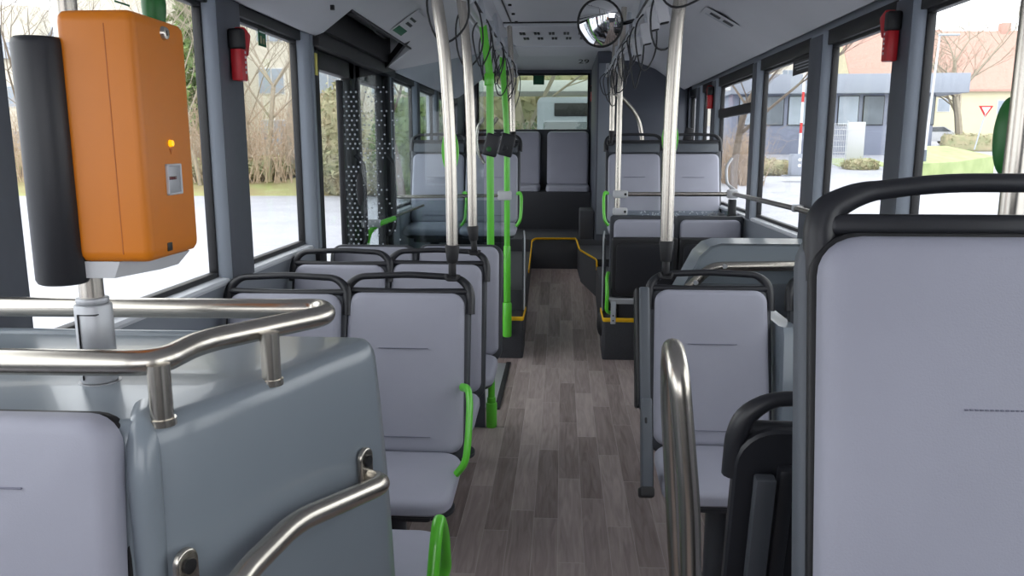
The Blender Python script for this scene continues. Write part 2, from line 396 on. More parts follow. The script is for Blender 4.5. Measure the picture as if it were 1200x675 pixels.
W9 = window(9, XR, 4.105, 5.175, lab='right window with the barrier and dark sticker seen in it')
window(10, XR, 5.285, 6.52, lab='right window with a black bar across its upper part', bar=(1.72, 1.79))
window(11, XR, 6.69, 7.25, lab='right window beside the raised seats')
window(12, XR, 7.45, 7.95, lab='rearmost narrow right window')
window(13, XR, -1.2, 1.68, lab='long right window beside the front')
bm = NB(); box(bm, (RW[0], Y1-.02, RW[2]), (RW[1], Y1-.012, RW[3])); g = finish('window_14', bm, M['rearglass']); g['kind'] = 'structure'; g['label'] = 'rear window'; g['category'] = 'window'; WR = g
bm = NB(); ring_frame(bm, (RW[0], Y1-.05, RW[2]), (RW[1], Y1-.05, RW[3]), 1, .022, .04); wpart('window_frame', bm, M['gasket'], g)

# pillars
def pillar(n, s, y0, y1, lab, proud=.052, groove=False):
    X = XL if s < 0 else XR
    xi = X-s*proud; r = .022
    prof = [(X, y0)]
    for k in range(6):
        a = R(90*k/5); prof.append((xi+s*r*(1-math.sin(a)), y0+.012+r*(1-math.cos(a)) if k else y0+.012))
    prof = [(X, y0), (X-s*(proud-.03), y0+.004), (xi+s*.008, y0+.012), (xi, y0+.03), (xi, y1-.008), (xi+s*.008, y1), (X, y1)]
    if groove: prof = [(X, y0), (X-s*.04, y0+.003), (xi, y0+.02), (xi, y0+.05), (xi+s*.012, y0+.055), (xi+s*.012, y0+.075), (xi, y0+.08), (xi, y1-.008), (xi+s*.008, y1), (X, y1)]
    bm = NB(); loft(bm, [[(x, y, z) for x, y in prof] for z in (1.02, 2.03)])
    o = struct('trim_%d' % n, bm, M['post'], label=lab, cat='trim', sharp=50)
    if not groove:
        bm = NB(); box(bm, (min(xi-s*.004, xi+s*.02), y0+.032, 1.03), (max(xi-s*.004, xi+s*.02), y1+.004, 2.02), .004, 2); wpart('inner_strip', bm, M['innerstrip'], o, 'darker strip on the inner face')
    return o
pillar(10, -1, 1.42, 1.61, 'dark grey post at the far left edge of the view')
pillar(11, -1, 2.64, 2.86, 'grey left window post with the red hammer')
pillar(12, -1, 3.585, 3.705, 'grey grooved post in front of the middle door', .06, True)
pillar(13, -1, 5.36, 5.46, 'grey post behind the middle door')
pillar(14, -1, 6.33, 6.46, 'grey left post beside the raised seats')
pillar(15, -1, 7.33, 7.46, 'grey rear left post')
pillar(16, 1, 1.66, 1.77, 'grey right post near the front')
pillar(17, 1, 2.925, 3.09, 'grey right window post with the red hammer')
pillar(18, 1, 3.895, 4.115, 'grey right window post behind the hammer post')
pillar(19, 1, 5.165, 5.295, 'grey right window post at the handrail bend')
pillar(20, 1, 6.51, 6.70, 'grey right post beside the raised seats')
pillar(21, 1, 7.24, 7.46, 'grey rear right post')
# upper rear sides beyond last windows
bm = NB(); box(bm, (XL-.02, 8.9, 1.0), (XL+.04, Y1, 2.4)); box(bm, (XR-.04, 7.95, 1.0), (XR+.02, Y1, 2.4))
struct('trim_7', bm, M['walldark'], label='dark corner panels beside the rear window', cat='trim')
# engine tower: tall dark cupboard at the rear right
bm = NB(); box(bm, (.335, 8.0, .536), (XR-.045, Y1-.065, 2.415), .012)
tw = thing('engine_tower', 'tall dark grey engine cupboard filling the rear right corner', 'cupboard', (.8, 8.8, .5)); wpart('body', bm, M['walldark'], tw)
bm = NB(); box(bm, (.352, 7.985, .62), (.50, 7.999, 2.30), .004); wpart('panel', bm, M['wall'], tw, 'lighter grey narrow panel')
bm = NB(); box(bm, (.52, 7.985, .62), (1.2, 7.999, 2.28), .004); wpart('panel', bm, M['walldark'], tw)
# dark steps beside the tower
bm = NB(); box(bm, (.185, 8.01, .56), (.33, 8.45, .86), .015)
solo('step_box', 'dark speckled step box at the foot of the rear right cupboard', 'step', bm, M['dark'])

# ---------------------------------------------------------------- middle door, left
dr = bpy.data.objects.new('door_1', None); COL.objects.link(dr); dr.location = (XL, 4.55, 0); dr['kind'] = 'structure'; dr['label'] = 'black framed middle door on the left'; dr['category'] = 'door'
for ya, yb in ((3.78, 4.53), (4.57, 5.32)):
    bm = NB(); ring_frame(bm, (XL+.0, ya, .03), (XL+.0, yb, 1.97), 0, .10, .05); lf = wpart('door_leaf', bm, M['gasket'], dr)
    bm = NB(); box(bm, (XL-.004, ya+.09, .12), (XL+.004, yb-.09, 1.88)); wpart('pane', bm, M['glass'], lf)
    bm = NB(); tube(bm, [(XL+.03, yb-.05, .9), (XL+.08, yb-.05, .95), (XL+.08, yb-.05, 1.4), (XL+.03, yb-.05, 1.45)], .012, .04); wpart('door_handle', bm, M['black'], lf)
bm = NB(); box(bm, (XL-.03, 3.69, 0), (XL+.05, 3.79, 2.02), .004); box(bm, (XL-.03, 5.31, 0), (XL+.05, 5.37, 2.02), .004); box(bm, (XL-.03, 3.69, 1.955), (XL+.09, 5.37, 2.05), .004)
wpart('door_frame', bm, M['gasket'], dr)
# yellow label high on the door frame
bm = NB(); p = at(387, 75, 3.74); box(bm, (XL+.05, 3.73, p.z-.05), (XL+.056, 3.76, p.z+.05), .001)
solo('door_label', 'small pale yellow label high on the black door frame', 'label', bm, mat('pale_yellow_label', srgb(232, 222, 120), .6, noise=.02))
# ramp plate flush with the floor
bm = NB(); box(bm, (-1.16, 4.36, .0), (-.375, 5.30, .008), .003)
rp = thing('ramp_plate', 'light metal folding ramp plate set in the floor by the middle door', 'ramp', (-.77, 4.83, 0)); wpart('plate', bm, M['alu'], rp)
bm = NB(); box(bm, (-.376, 4.33, .0), (-.345, 5.33, .010), .003); wpart('edge_strip', bm, M['rubber'], rp)

# ---------------------------------------------------------------- yellow edge strips (part of the place)
def strip(pts, lab, wd=.032):
    bm = NB(); tube(bm, pts, wd*.5, .02, 8, flat=.35, up=(0, 0, 1)); return solo('edge_strip', lab, 'edge strip', bm, M['yellow'])
strip([(-.262, 5.78, .30), (-.266, 5.465, .290), (-1.13, 5.455, .290)], 'yellow edge strip on the front step of the left podium')
strip([(.300, 5.78, .30), (.302, 5.465, .290), (1.16, 5.455, .290)], 'yellow edge strip on the front step of the right podium')
strip([(-.280, 6.75, .43), (-.302, 7.90, .49), (-.300, 7.97, .55), (-.265, 7.985, .572), (.150, 7.985, .574), (.178, 7.52, .520), (.318, 6.99, .50), (.322, 6.98, .41)], 'yellow edge strip framing the step at the end of the aisle', .036)
for s in (-1, 1):
    bm = NB(); xg = .268 if s < 0 else .308; pts = [(s*xg, 5.72, .30), (s*xg, 5.72, .84), (s*(xg+.01), 5.82, .88)]
    tube(bm, pts, .006, .03, 8)
    q = thing('side_guard', 'dark guard panel with a thin metal edge beside the %s raised aisle seat' % ('left' if s < 0 else 'right'), 'panel', (s*.30, 5.95, .44))
    wpart('trim_edge', bm, M['alu'], q)
    bm = NB(); box(bm, (min(s*(xg+.006), s*(xg+.02)), 5.72, .30), (max(s*(xg+.006), s*(xg+.02)), 6.0, .84), .006); wpart('panel', bm, M['dark'], q)
bm = NB(); bmesh.ops.create_uvsphere(bm, u_segments=20, v_segments=12, radius=1, matrix=Matrix.Translation((.305, 5.74, .20)) @ Matrix.Diagonal((.035, .14, .09, 1)))
solo('bumper', 'round black rubber bumper low on the right podium side', 'bumper', bm, M['rubber'])

# ================================================================ SEATS
TILT = R(-14.5)
def seat_core(t, wd=.415, high=.545, z0=.475, headpanel=0, cush=True, pedestal=0.0, handle=True, shellm='shell', tilt=TILT, grip=0, gripm='green', bw=None, gz_=0):
    mb = T(0, 0, z0, rx=tilt)
    hh = high+headpanel; ws = wd; wd = bw or wd
    bm = NB(); pad(bm, wd+.03, hh+.05, .03, .06, .012, .004, mx=mb @ T(0, .055, hh/2-.01))
    # ribs at the rear
    xr = wd/2-.06
    for sx in (-1, 1): box(bm, (sx*xr-.012, .05, .02), (sx*xr+.012, .075, hh-.04), .006, 2, mb)
    sh = part('backrest_shell', bm, M[shellm], t)
    bm = NB(); pad(bm, wd, high, .045, .045, .022, .004, taper=.97, mx=mb @ T(0, .03, high/2)); bk = part('backrest', bm, M['fabric'], t)
    bm = NB()
    box(bm, (-.085, -.0245, .353), (.085, -.0195, .3555), .001, 1, mb); part('seam', bm, M['seam'], bk)
    bm = NB(); box(bm, (-.10, -.0225, .055), (.10, -.0175, .057), .001, 1, mb); part('seam', bm, M['seam'], bk)
    if headpanel:
        bm = NB(); box(bm, (-wd/2+.01, .0, high+.012), (wd/2-.01, .03, hh-.02), .01, 2, mb); part('headrest_panel', bm, M['shellgrey'], t)
    # seat cushion
    wd = ws
    bm = NB(); ms = T(0, -.195, z0-.005, rx=R(-90)) @ T(0, 0, 0)
    pad(bm, wd+.005, .355, .05, .07, .024, .004, taper=1.0, mx=T(0, -.165, z0-.053, rx=R(-86)))
    part('seat', bm, M['fabric'], t)
    bm = NB(); pad(bm, wd-.02, .31, .035, .07, .014, 0, mx=T(0, -.145, z0-.080, rx=R(-86)))
    box(bm, (-.14, -.26, z0-.125), (.14, .03, z0-.08), .012)
    part('seat_pan', bm, M[shellm], t)
    if handle:
        zc = hh
        bm = NB(); k = wd/2+.012
        P = [mb @ V(*p) for p in ((-k, .035, zc-.07), (-k, .035, zc-.005), (-k+.01, .035, zc+.03), (-k+.045, .035, zc+.058), (0, .035, zc+.066), (k-.045, .035, zc+.058), (k-.01, .035, zc+.03), (k, .035, zc-.005), (k, .035, zc-.07))]
        kk = k; tube(bm, P, lambda p: .0115+.0055*min(1, max(0, (abs(p.x)-kk+.05)/.05)), .03, 12, flat=1.0, fn=4)
        P = [mb @ V(*p) for p in ((-k, .032, zc+.008), (0, .030, zc+.004), (k, .032, zc+.008))]
        tube(bm, P, .0125, .02, 12, fn=4)
        part('handle', bm, M['black'], t)
    if pedestal is not None:
        bm = NB(); cyl(bm, (0, -.12, -pedestal), (0, -.12, z0-.11), .035, n=16); cyl(bm, (0, -.12, -pedestal), (0, -.12, -pedestal+.015), .10, n=24)
        part('pedestal', bm, M['shell'], t)
    for g in ([grip] if grip else []):
        bm = NB(); x = g*(wd/2+.028)
        P = [V(x-g*.03, .03, z0+.225+gz_), V(x-g*.005, -.01, z0+.235+gz_), V(x+g*.006, -.06, z0+.20+gz_), V(x+g*.006, -.12, z0+.09+gz_), V(x, -.15, z0+.03+gz_), V(x-g*.03, -.14, z0-.01+gz_)]
        if gz_: P = [V(x-g*.012, .05, z0-.07), V(x-g*.002, -.02, z0+.12), V(x, -.06, z0+.165), V(x+g*.003, -.11, z0+.10), V(x, -.16, z0-.03), V(x-g*.02, -.14, z0-.07)]
        tube(bm, P, .0145, .06, 12, flat=.8, fn=6); part('side_grip', bm, M[gripm], t)
def seat(name, label, loc, rz=0, group=None, **k):
    t = thing(name, label, 'seat', loc, rz, group); seat_core(t, **k); return t
GS = 'paired passenger seats on the left ahead of the middle door'
A = seat('bus_seat', 'light grey aisle seat with green side grip, nearest the left wheel box', (-.533, 2.5, 0), grip=1)
Bp = seat('bus_seat', 'light grey left window seat with black handle, beside the green grip seat', (-.948, 2.46, 0), wd=.40)
clone(Bp, (-.533, 3.17, 0), label='light grey left aisle seat with black handle, second from the wheel box')
clone(Bp, (-.945, 3.13, 0), label='light grey left window seat with black handle, second row by the grooved post')
C3 = seat('bus_seat', 'light grey left aisle seat without a top handle, by the thick green pole', (-.515, 3.78, 0), handle=False)
clone(C3, (-.95, 3.74, 0), label='light grey left window seat without a top handle, before the dotted glass screen')
clone(Bp, (.528, 2.62, 0), label='light grey right aisle seat with black handle behind the steel loop rail')
clone(Bp, (1.020, 2.62, 0), label='light grey right window seat mostly hidden by the large near seat')
# raised rear seats with tall head panels
Rs = seat('bus_seat', 'raised light grey left aisle seat with head panel, beside the thin green pole', (-.548, 6.06, .44), headpanel=.10, grip=1, pedestal=0)
clone(Rs, (-.968, 6.06, .44), label='raised light grey left window seat seen through the glass screen')
Rr = seat('bus_seat', 'raised light grey right aisle seat with grey head panel behind the clamped steel pole', (.563, 6.16, .44), headpanel=.10, grip=-1, pedestal=0)
clone(Rr, (1.018, 6.16, .44), label='raised light grey right window seat with grey head panel under the black bar window')
# rear-facing seats backing on to the wheel boxes
bs = seat('bus_seat', 'rear facing seat with black shell, backed against the large near seat', (.487, 1.27, .065), rz=math.pi, shellm='black', tilt=R(-9))
for ch in bs.children:
    if ch.name.startswith('backrest_shell'):
        for xx in (.168, -.198):
            bm = NB(); mb = T(0, 0, .475, rx=R(-9)); box(bm, (xx, .072, .02), (xx+.03, .0935, .50), .004, 2, mb); part('shell_strip', bm, M['shell'], ch)
seat('bus_seat', 'rear facing seat with green grip, half hidden behind the left moulded wheel box', (-.505, 1.66, .0), rz=math.pi, handle=False, grip=-1, tilt=R(-3), high=.45, wd=.39, bw=.17, gz_=-.09)

# ---- big near seat on the right podium
bg_ = thing('bus_seat', 'large light grey seat with thick black handle, nearest the camera on the right', 'seat', (.523, .80, .42))
mb = T(0, 0, .44, rx=R(-11))
bm = NB(); pad(bm, .486, .60, .03, .06, .012, .004, mx=mb @ T(0, .062, .275)); sh = part('backrest_shell', bm, M['shellgrey'], bg_)
bm = NB(); pad(bm, .472, .574, .010, .055, .003, .0, mx=mb @ T(0, .030, .270)); part('shell_rim', bm, M['gasket'], sh)
bm = NB(); pad(bm, .466, .562, .050, .045, .024, .005, taper=.985, mx=mb @ T(0, .022, .269)); bk = part('backrest', bm, M['fabric'], bg_)
bm = NB()
for k in range(34):
    x = -.088+.0053*k; box(bm, (x, -.0345, .3605), (x+.0036, -.0305, .3622), .0005, 1, mb)
part('seam', bm, M['seam'], bk)
bm = NB(); pad(bm, .43, .40, .05, .07, .024, .004, mx=T(0, -.19, .39, rx=R(-86))); part('seat', bm, M['fabric'], bg_)
bm = NB(); pad(bm, .42, .38, .05, .07, .014, 0, mx=T(0, -.18, .345, rx=R(-86))); box(bm, (-.12, -.3, .0), (.12, .02, .31), .02); part('seat_pan', bm, M['shell'], bg_)
bm = NB(); k = .2185; zc = .575
P = [mb @ V(*p) for p in ((-k, .040, zc-.075), (-k, .040, zc-.01), (-k+.008, .040, zc+.010), (-k+.045, .040, zc+.030), (-k+.14, .040, zc+.042), (k-.14, .040, zc+.042), (k-.045, .040, zc+.030), (k-.008, .040, zc+.010), (k, .040, zc-.01), (k, .040, zc-.075))]
kk = k; tube(bm, P, lambda p: .0112+.0078*min(1, max(0, (abs(p.x)-kk+.07)/.07)), .04, 16, fn=5)
box(bm, (-k+.004, .022, zc-.022), (k-.004, .052, zc+.004), .009, 3, mb)
part('handle', bm, M['black'], bg_)
# podium box under it
bm = NB(); box(bm, (.235, .30, 0), (XR-.04, 1.10, .42), .03, 3)
struct('trim_8', bm, M['walldark'], label='right front wheel box carrying the large near seat', cat='trim')

# ---- folding tip-up seats
def tipup(label, loc):
    t = thing('tip_up_seat', label, 'folding seat', loc, 0)
    bm = NB(); pad(bm, .455, .60, .035, .02, .008, .0, mx=T(0, .06, .735)); part('backrest_shell', bm, M['shell'], t)
    bm = NB(); pad(bm, .405, .46, .04, .04, .02, .003, mx=T(0, .03, .78)); part('backrest', bm, M['fabric'], t)
    bm = NB(); pad(bm, .44, .41, .05, .02, .012, .0, mx=T(0, -.035, .695, rx=R(4)))
    sp = part('folded_seat', bm, M['rubber'], t, 'black underside of the folded seat')
    bm = NB(); pad(bm, .38, .34, .012, .03, .005, .0, mx=T(0, -.088, .69, rx=R(4))); part('underside_panel', bm, M['black'], sp)
    bm = NB(); box(bm, (-.22, -.07, .440), (.22, .06, .470), .004); box(bm, (-.23, -.085, .468), (.23, -.02, .482), .003); part('hinge_bar', bm, M['alu'], t)
    for x in (-.20, .10):
        bm = NB(); box(bm, (x-.0175, -.075, .30), (x+.0175, -.065, .46), .004); br = part('bracket', bm, M['galv'], t)
        for z in (.325, .36):
            bm = NB(); cyl(bm, (x, -.076, z), (x, -.078, z), .006, n=10); part('bracket_hole', bm, M['gasket'], br)
    return t
tp = tipup('folded tip-up seat with black underside, beside the aisle on the right', (.560, 5.36, 0))
bm = NB(); tube(bm, [(-.235, .02, .64), (-.245, -.03, .62), (-.245, -.09, .50), (-.245, -.05, .38), (-.20, .0, .36)], .013, .05); part('side_grip', bm, M['green'], tp)
tpc = tipup('folded tip-up seat with black underside, next to the right window', (1.005, 5.36, 0))

# ---- rear bench
bm = NB(); box(bm, (XL+.04, 9.02, .535), (.33, Y1-.07, .99), .015)
solo('bench_box', 'dark speckled base box under the rear row of seats', 'seat base', bm, M['dark'])
rb = thing('bus_seat', 'grey rear row seat in the middle under the back window', 'seat', (.066, 9.42, .99), 0)
bm = NB(); pad(bm, .49, .64, .09, .05, .03, .006, mx=T(0, .10, .36, rx=R(-6))); part('backrest', bm, M['fabric'], rb)
bm = NB(); pad(bm, .50, .42, .07, .05, .03, .004, mx=T(0, -.17, .002, rx=R(-88))); part('seat', bm, M['fabric'], rb)
clone(rb, (-.505, 9.42, .99), label='grey rear row seat left of the middle one, partly behind the green pole')
clone(rb, (-.965, 9.42, .99), label='narrower grey rear row seat in the left rear corner').scale = (.78, 1, 1)
bm = NB(); box(bm, (XL+.05, 9.545, .99), (.33, 9.558, 1.70), .01)
solo('backboard', 'dark board behind the rear seats below the back window', 'board', bm, M['shell'])

# ---- armrest bar beside right row 1
ar = thing('folding_armrest', 'upright grey folding armrest bar beside the right aisle seat', 'armrest', (.268, 2.45, .42))
def lean(y0, z0, y1, z1, x0, x1, th, mname, nm, par, r=.008):
    bm = NB(); L = math.hypot(y1-y0, z1-z0); a = math.atan2(y1-y0, z1-z0)
    box(bm, (x0, -th, 0), (x1, th, L), r, 3, T(0, y0, z0, rx=-a)); return wpart(nm, bm, M[mname], par)
ab = lean(2.46, .66, 2.60, 1.035, .258, .293, .030, 'shellgrey', 'bar', ar)
lean(2.47, .66, 2.61, 1.03, .246, .262, .034, 'gasket', 'channel', ab)
lean(2.36, .42, 2.455, .70, .262, .296, .032, 'shellgrey', 'lower_bar', ar)
lean(2.365, .40, 2.46, .68, .284, .300, .03, 'gasket', 'back_channel', ab)
lean(2.35, .405, 2.365, .435, .255, .300, .04, 'rubber', 'foot', ar)
lean(2.43, .62, 2.438, .645, .268, .282, .035, 'gasket', 'latch', ar)
# grey glossy support between right row seats
bm = NB(); loft(bm, [[(x, y, z) for x, y in ((.752, 2.66+o), (.762, 2.635+o), (.800, 2.635+o), (.81, 2.66+o), (.81, 3.0+o), (.752, 3.0+o))] for z, o in ((.02, -.06), (.5, -.02), (.86, .02), (.89, .04))])
solo('seat_divider', 'glossy grey upright panel between the two right row seats', 'panel', bm, M['mould'])

# ---- moulded grey box on the right with the rail in a recess
mr = thing('moulded_rail_panel', 'grey moulded wheelchair bay panel with a recessed steel rail on the right', 'panel', (.93, 3.86, 0))
bm = NB()
out = [(.52, 3.72), (1.23, 3.72), (1.23, 3.99), (.52, 3.99)]
prof = [(.515, .0), (.515, .66), (.535, .76), (.60, .88), (.655, .99), (.70, 1.035), (.75, 1.05), (1.225, 1.05), (1.225, 0)]
rs = []
for y, ins in ((3.74, .012), (3.725, .0), (3.73, -.0), (3.96, -.0), (3.99, .015)):
    rs.append([(x+(ins if x < .75 else -ins if x > 1.2 else 0), y, z-(ins if z > .1 else 0)) for x, z in prof])
rs = [rs[0], rs[1], rs[3], rs[4]]
loft(bm, rs); wpart('body', bm, M['mould'], mr, sharp=25)
bm = NB(); tube(bm, [(.56, 3.685, .80), (.70, 3.685, .945), (1.20, 3.685, .955)], .024, .05, 16); wpart('rail', bm, M['steel'], mr)
for x, z in ((.63, .873), (.76, .951), (1.12, .958)):
    bm = NB(); cyl(bm, (x, 3.725, z), (x, 3.660, z), .012, n=12); wpart('rail_mount', bm, M['alu'], mr)
bm = NB(); box(bm, (.60, 3.712, .70), (1.20, 3.7255, .86), .006); wpart('recess_panel', bm, M['shellgrey'], mr)

# ================================================================ LEFT MOULDED WHEEL BOX
mo = thing('wheel_box_moulding', 'large glossy grey moulded wheel box with a luggage tray top, lower left', 'moulding', (-.75, 1.27, 0))
plan = [(-1.17, .975), (-.64, .972), (-.60, .972), (-.575, .978), (-.545, .995), (-.50, 1.08), (-.455, 1.20), (-.41, 1.33), (-.378, 1.41), (-.364, 1.44), (-.362, 1.465), (-.375, 1.488), (-.41, 1.50), (-1.17, 1.50)]
def off(pl, d, fl=0):
    cx, cy = -.80, 1.27; o = []
    n = len(pl)
    for i, (x, y) in enumerate(pl):
        a = Vector(pl[i-1]); b = Vector(pl[(i+1) % n]); t = (b-a).normalized(); nn = Vector((t.y, -t.x))
        q = Vector((x, y))+nn*d
        o.append((q.x, q.y))
    return o
bm = NB()
lv = [(.0, .05), (.45, .035), (.80, .022), (1.00, .010), (1.095, .002), (1.110, -.001), (1.122, -.007), (1.129, -.015), (1.131, -.026)]
loft(bm, [[(x, y, z) for x, y in off(plan, d)] for z, d in lv])
wpart('body', bm, M['mould'], mo, sharp=60)
bm = NB(); box(bm, (-1.16, 1.462, 1.10), (-.60, 1.482, 1.141), .009, 3); wpart('tray_lip', bm, M['mould'], mo)
bm = NB(); tube(bm, [(-.566, .978, .42), (-.566, .978, 1.06), (-.572, .995, 1.118), (-.60, 1.06, 1.118)], .022, .05, 16); wpart('corner_bead', bm, M['mould'], mo)
# steel rail around the tray
RZ = 1.205
rail = thing('tray_rail', 'brushed steel guard rail running round the tray of the left wheel box', 'rail', (-.7, 1.2, 1.13))
pz = lambda x, y, z=RZ: atz(x, y, z)
P = [V(-1.13, 1.08, RZ), V(-1.10, 1.005, RZ), pz(120, 425), pz(186, 425), pz(234, 401), pz(385, 369), V(-.445, 1.40, RZ), pz(330, 366)+V(0, .03, 0), V(-1.10, 1.375, RZ), V(-1.13, 1.30, RZ)]
bm = NB(); tube(bm, P, .0185, .045, 20, fn=8); wpart('rail_tube', bm, M['steel'], rail)
for bx_, by_ in ((-.552, 1.012), (-.468, 1.205)):
    bm = NB(); cyl(bm, (bx_, by_, 1.118), (bx_, by_, RZ), .0155, n=20); cyl(bm, (bx_, by_, 1.118), (bx_, by_, 1.128), .0185, n=20)
    wpart('rail_post', bm, M['steel'], rail)
# lower steel handrail on the diagonal face
hr = thing('grab_rail', 'bent steel grab rail bolted low on the face of the left wheel box', 'rail', (-.42, 1.2, .8))
n_ = V(.94, -.34, 0)
q0 = at(427, 560, 1.40)+V(.94, -.34, 0)*.0; q1 = at(452, 566, 1.345); q2 = at(346, 612, 1.13); q3 = at(283, 675, 1.00); q4 = at(235, 760, .93); q5 = q4+V(-.05, .06, -.02)
bm = NB(); tube(bm, [q0, q1, q2, q3, q4, q5], .0185, .04, 20, fn=8); wpart('rail_tube', bm, M['steel'], hr)
def bracket(pt, par):
    bm = NB(); rz_ = math.atan2(n_.y, n_.x)+math.pi/2
    pad(bm, .040, .088, .010, .02, .004, .0, mx=T(pt.x, pt.y, pt.z, rz=rz_)); b_ = wpart('bracket', bm, M['steel'], par)
    bm = NB(); c = pt+n_*.008+V(0, 0, .019); cyl(bm, c, c+n_*.006, .011, n=16); wpart('screw', bm, M['gasket'], b_)
bracket(at(426, 550, 1.385), hr)
bracket(at(216, 676, .985), hr)
# forward facing seat in front of the moulding
ls = thing('bus_seat', 'light grey forward facing seat at the lower left corner, backed by the moulded wheel box', 'seat', (-.814, .925, .42))
mb = T(0, 0, .168, rx=R(-6))
bm = NB(); pad(bm, .455, .57, .05, .045, .022, .006, mx=mb @ T(0.0, .0, .275)); bk = part('backrest', bm, M['fabric'], ls)
bm = NB(); box(bm, (-.155, -.0565, .468), (.115, -.0525, .4702), .001, 1, mb); part('seam', bm, M['seam'], bk)
bm = NB(); pad(bm, .462, .570, .018, .05, .006, .0, mx=mb @ T(0, .016, .272)); part('shell_rim', bm, M['gasket'], ls)
bm = NB(); pad(bm, .455, .42, .05, .06, .024, .004, mx=T(0, -.24, .10, rx=R(-86))); box(bm, (-.20, -.40, .0), (.20, -.03, .10), .02); part('seat', bm, M['fabric'], ls)
bm = NB(); box(bm, (XL+.04, .35, 0), (-.58, .975, .42), .03, 3)
struct('trim_9', bm, M['walldark'], label='left front wheel box base under the forward facing seat', cat='trim')

# ---- small white and yellow item on the sill shelf behind the tray
p = at(150, 387, 1.66)
tk = thing('paper_ticket_stub', 'small white and yellow box lying on the ledge behind the tray rail', 'box', (-1.09, 1.66, 1.06))
bm = NB(); box(bm, (-1.125, 1.62, 1.06), (-1.075, 1.68, 1.085), .004); wpart('carton', bm, M['white'], tk)
bm = NB(); box(bm, (-1.075, 1.64, 1.06), (-1.060, 1.67, 1.080), .003); wpart('yellow_end', bm, M['yellow'], tk)
# shelf the item lies on
bm = NB(); box(bm, (XL+.03, 1.56, 1.0), (-1.0, 1.80, 1.058), .01)
solo('ledge', 'grey ledge between the wheel box and the left wall', 'ledge', bm, M['wall'])

# ================================================================ VALIDATOR + POLE
PX, PY = -.733, 1.165
vp = thing('validator_pole', 'steel pole rising from the left tray and carrying the orange ticket validator', 'pole', (PX, PY, 1.122))
bm = NB(); cyl(bm, (PX, PY, 1.25), (PX, PY, 2.40), .0175, n=24); wpart('pole', bm, M['steel'], vp)
bm = NB(); cyl(bm, (PX, PY, 1.122), (PX, PY, 1.132), .031, n=28); cyl(bm, (PX, PY, 1.132), (PX, PY, 1.258), .0275, n=28, bev=.004); cyl(bm, (PX, PY, 1.258), (PX, PY, 1.268), .024, n=28, bev=.003)
cl = wpart('clamp', bm, M['alu'], vp)
bm = NB(); box(bm, (PX-.010, PY-.0285, 1.14), (PX-.0085, PY-.026, 1.243)); box(bm, (PX-.010, PY-.0285, 1.243), (PX+.020, PY-.019, 1.2445)); wpart('joint', bm, M['gasket'], cl)
va = thing('ticket_validator', 'orange ticket validator box on the steel pole at upper left', 'ticket validator', (-.64, 1.15, 1.31))
bm = NB()
A0 = V(-.706, 1.095, 0); B0 = V(-.594, 1.095, 0); C0 = V(-.600, 1.262, 0); D0 = V(-.712, 1.262, 0)
pl = fillet([A0, B0, C0, D0], .012, 4, True); pc = (A0+B0+C0+D0)/4
zr = [(1.333, .012), (1.335, .005), (1.342, .001), (1.350, 0), (1.670, 0), (1.679, .001), (1.685, .005), (1.687, .012)]
loft(bm, [[(p_.x+(pc.x-p_.x)*d/.06, p_.y+(pc.y-p_.y)*d/.08, z) for p_ in pl] for z, d in zr])
body = wpart('body', bm, M['orange'], va, sharp=50)
bm = NB(); x_ = -.636; box(bm, (x_, 1.0945, 1.345), (x_+.0012, 1.0965, 1.668)); wpart('joint', bm, M['orangeline'], body)
def aisle(px, py):     # a point on the aisle side face
    r = ray(px, py); d = (C0-B0); nn = V(d.y, -d.x, 0); o = V(0, 0, CH); s = (B0-V(0, 0, 0)-V(0, 0, 0)).dot(nn)-o.dot(nn); return o+r*(s/r.dot(nn))
ay = math.atan2((C0-B0).x, (C0-B0).y)
def facebox(c, wd, ht, d0, d1, r=.002): # box standing on the aisle face, local x outward
    bm = NB(); box(bm, (d0, -wd/2, -ht/2), (d1, wd/2, ht/2), r, 2, T(c.x, c.y, c.z, rz=-ay)); return bm
c = aisle(203, 210)
bm = NB(); 
for a_, b_ in (((-.001, -.024, -.0235), (.004, -.0205, .0235)), ((-.001, .0205, -.0235), (.004, .024, .0235)), ((-.001, -.024, -.0235), (.004, .024, -.020)), ((-.001, -.024, .020), (.004, .024, .0235))):
    box(bm, a_, b_, .001, 1, T(c.x, c.y, c.z, rz=-ay))
dsp = wpart('slot_frame', bm, M['lightgrey'], va)
wpart('slot_plate', facebox(c, .042, .042, -.001, .0012, .0005), M['alu'], dsp)
wpart('slot', facebox(c+V(0, -.006, .002), .030, .005, .0, .0022, .0005), M['screen'], dsp)
c = aisle(199, 168); bm = NB(); cyl(bm, c, c+V(.005, 0, 0), .0055, .0045, n=16); wpart('indicator_lamp', bm, M['amber'], va)
c = aisle(200, 177)
bm = NB(); loft(bm, [[c+V(x, -.0045, .004), c+V(x, .0045, .004), c+V(x, 0, -.005)] for x in (-.001, .0008)]); wpart('arrow_mark', bm, M['orangeline'], va)
c = aisle(191, 39); bm = NB(); cyl(bm, c-V(.002, 0, 0), c+V(.006, 0, 0), .0105, .009, n=20, bev=.001); lk = wpart('lock', bm, M['steel'], va)
bm = NB(); box(bm, c+V(.0055, -.001, -.004), c+V(.0066, .001, .004)); wpart('keyhole', bm, M['gasket'], lk)
c = aisle(199, 289); wpart('socket', facebox(c, .015, .013, -.001, .0015, .001), M['gasket'], va)
bm = NB(); b1 = at(95, 330, 1.10); 
loft(bm, [[(-.706, 1.10, 1.3335), (-.708, 1.235, 1.3335), (-.604, 1.235, 1.3335), (-.606, 1.165, 1.3335), (-.645, 1.10, 1.3335)], [(-.704, 1.10, 1.309), (-.708, 1.225, 1.309), (-.62, 1.225, 1.312), (-.62, 1.17, 1.312), (-.655, 1.10, 1.309)]])
wpart('base_plate', bm, M['lightgrey'], va)
bm = NB()
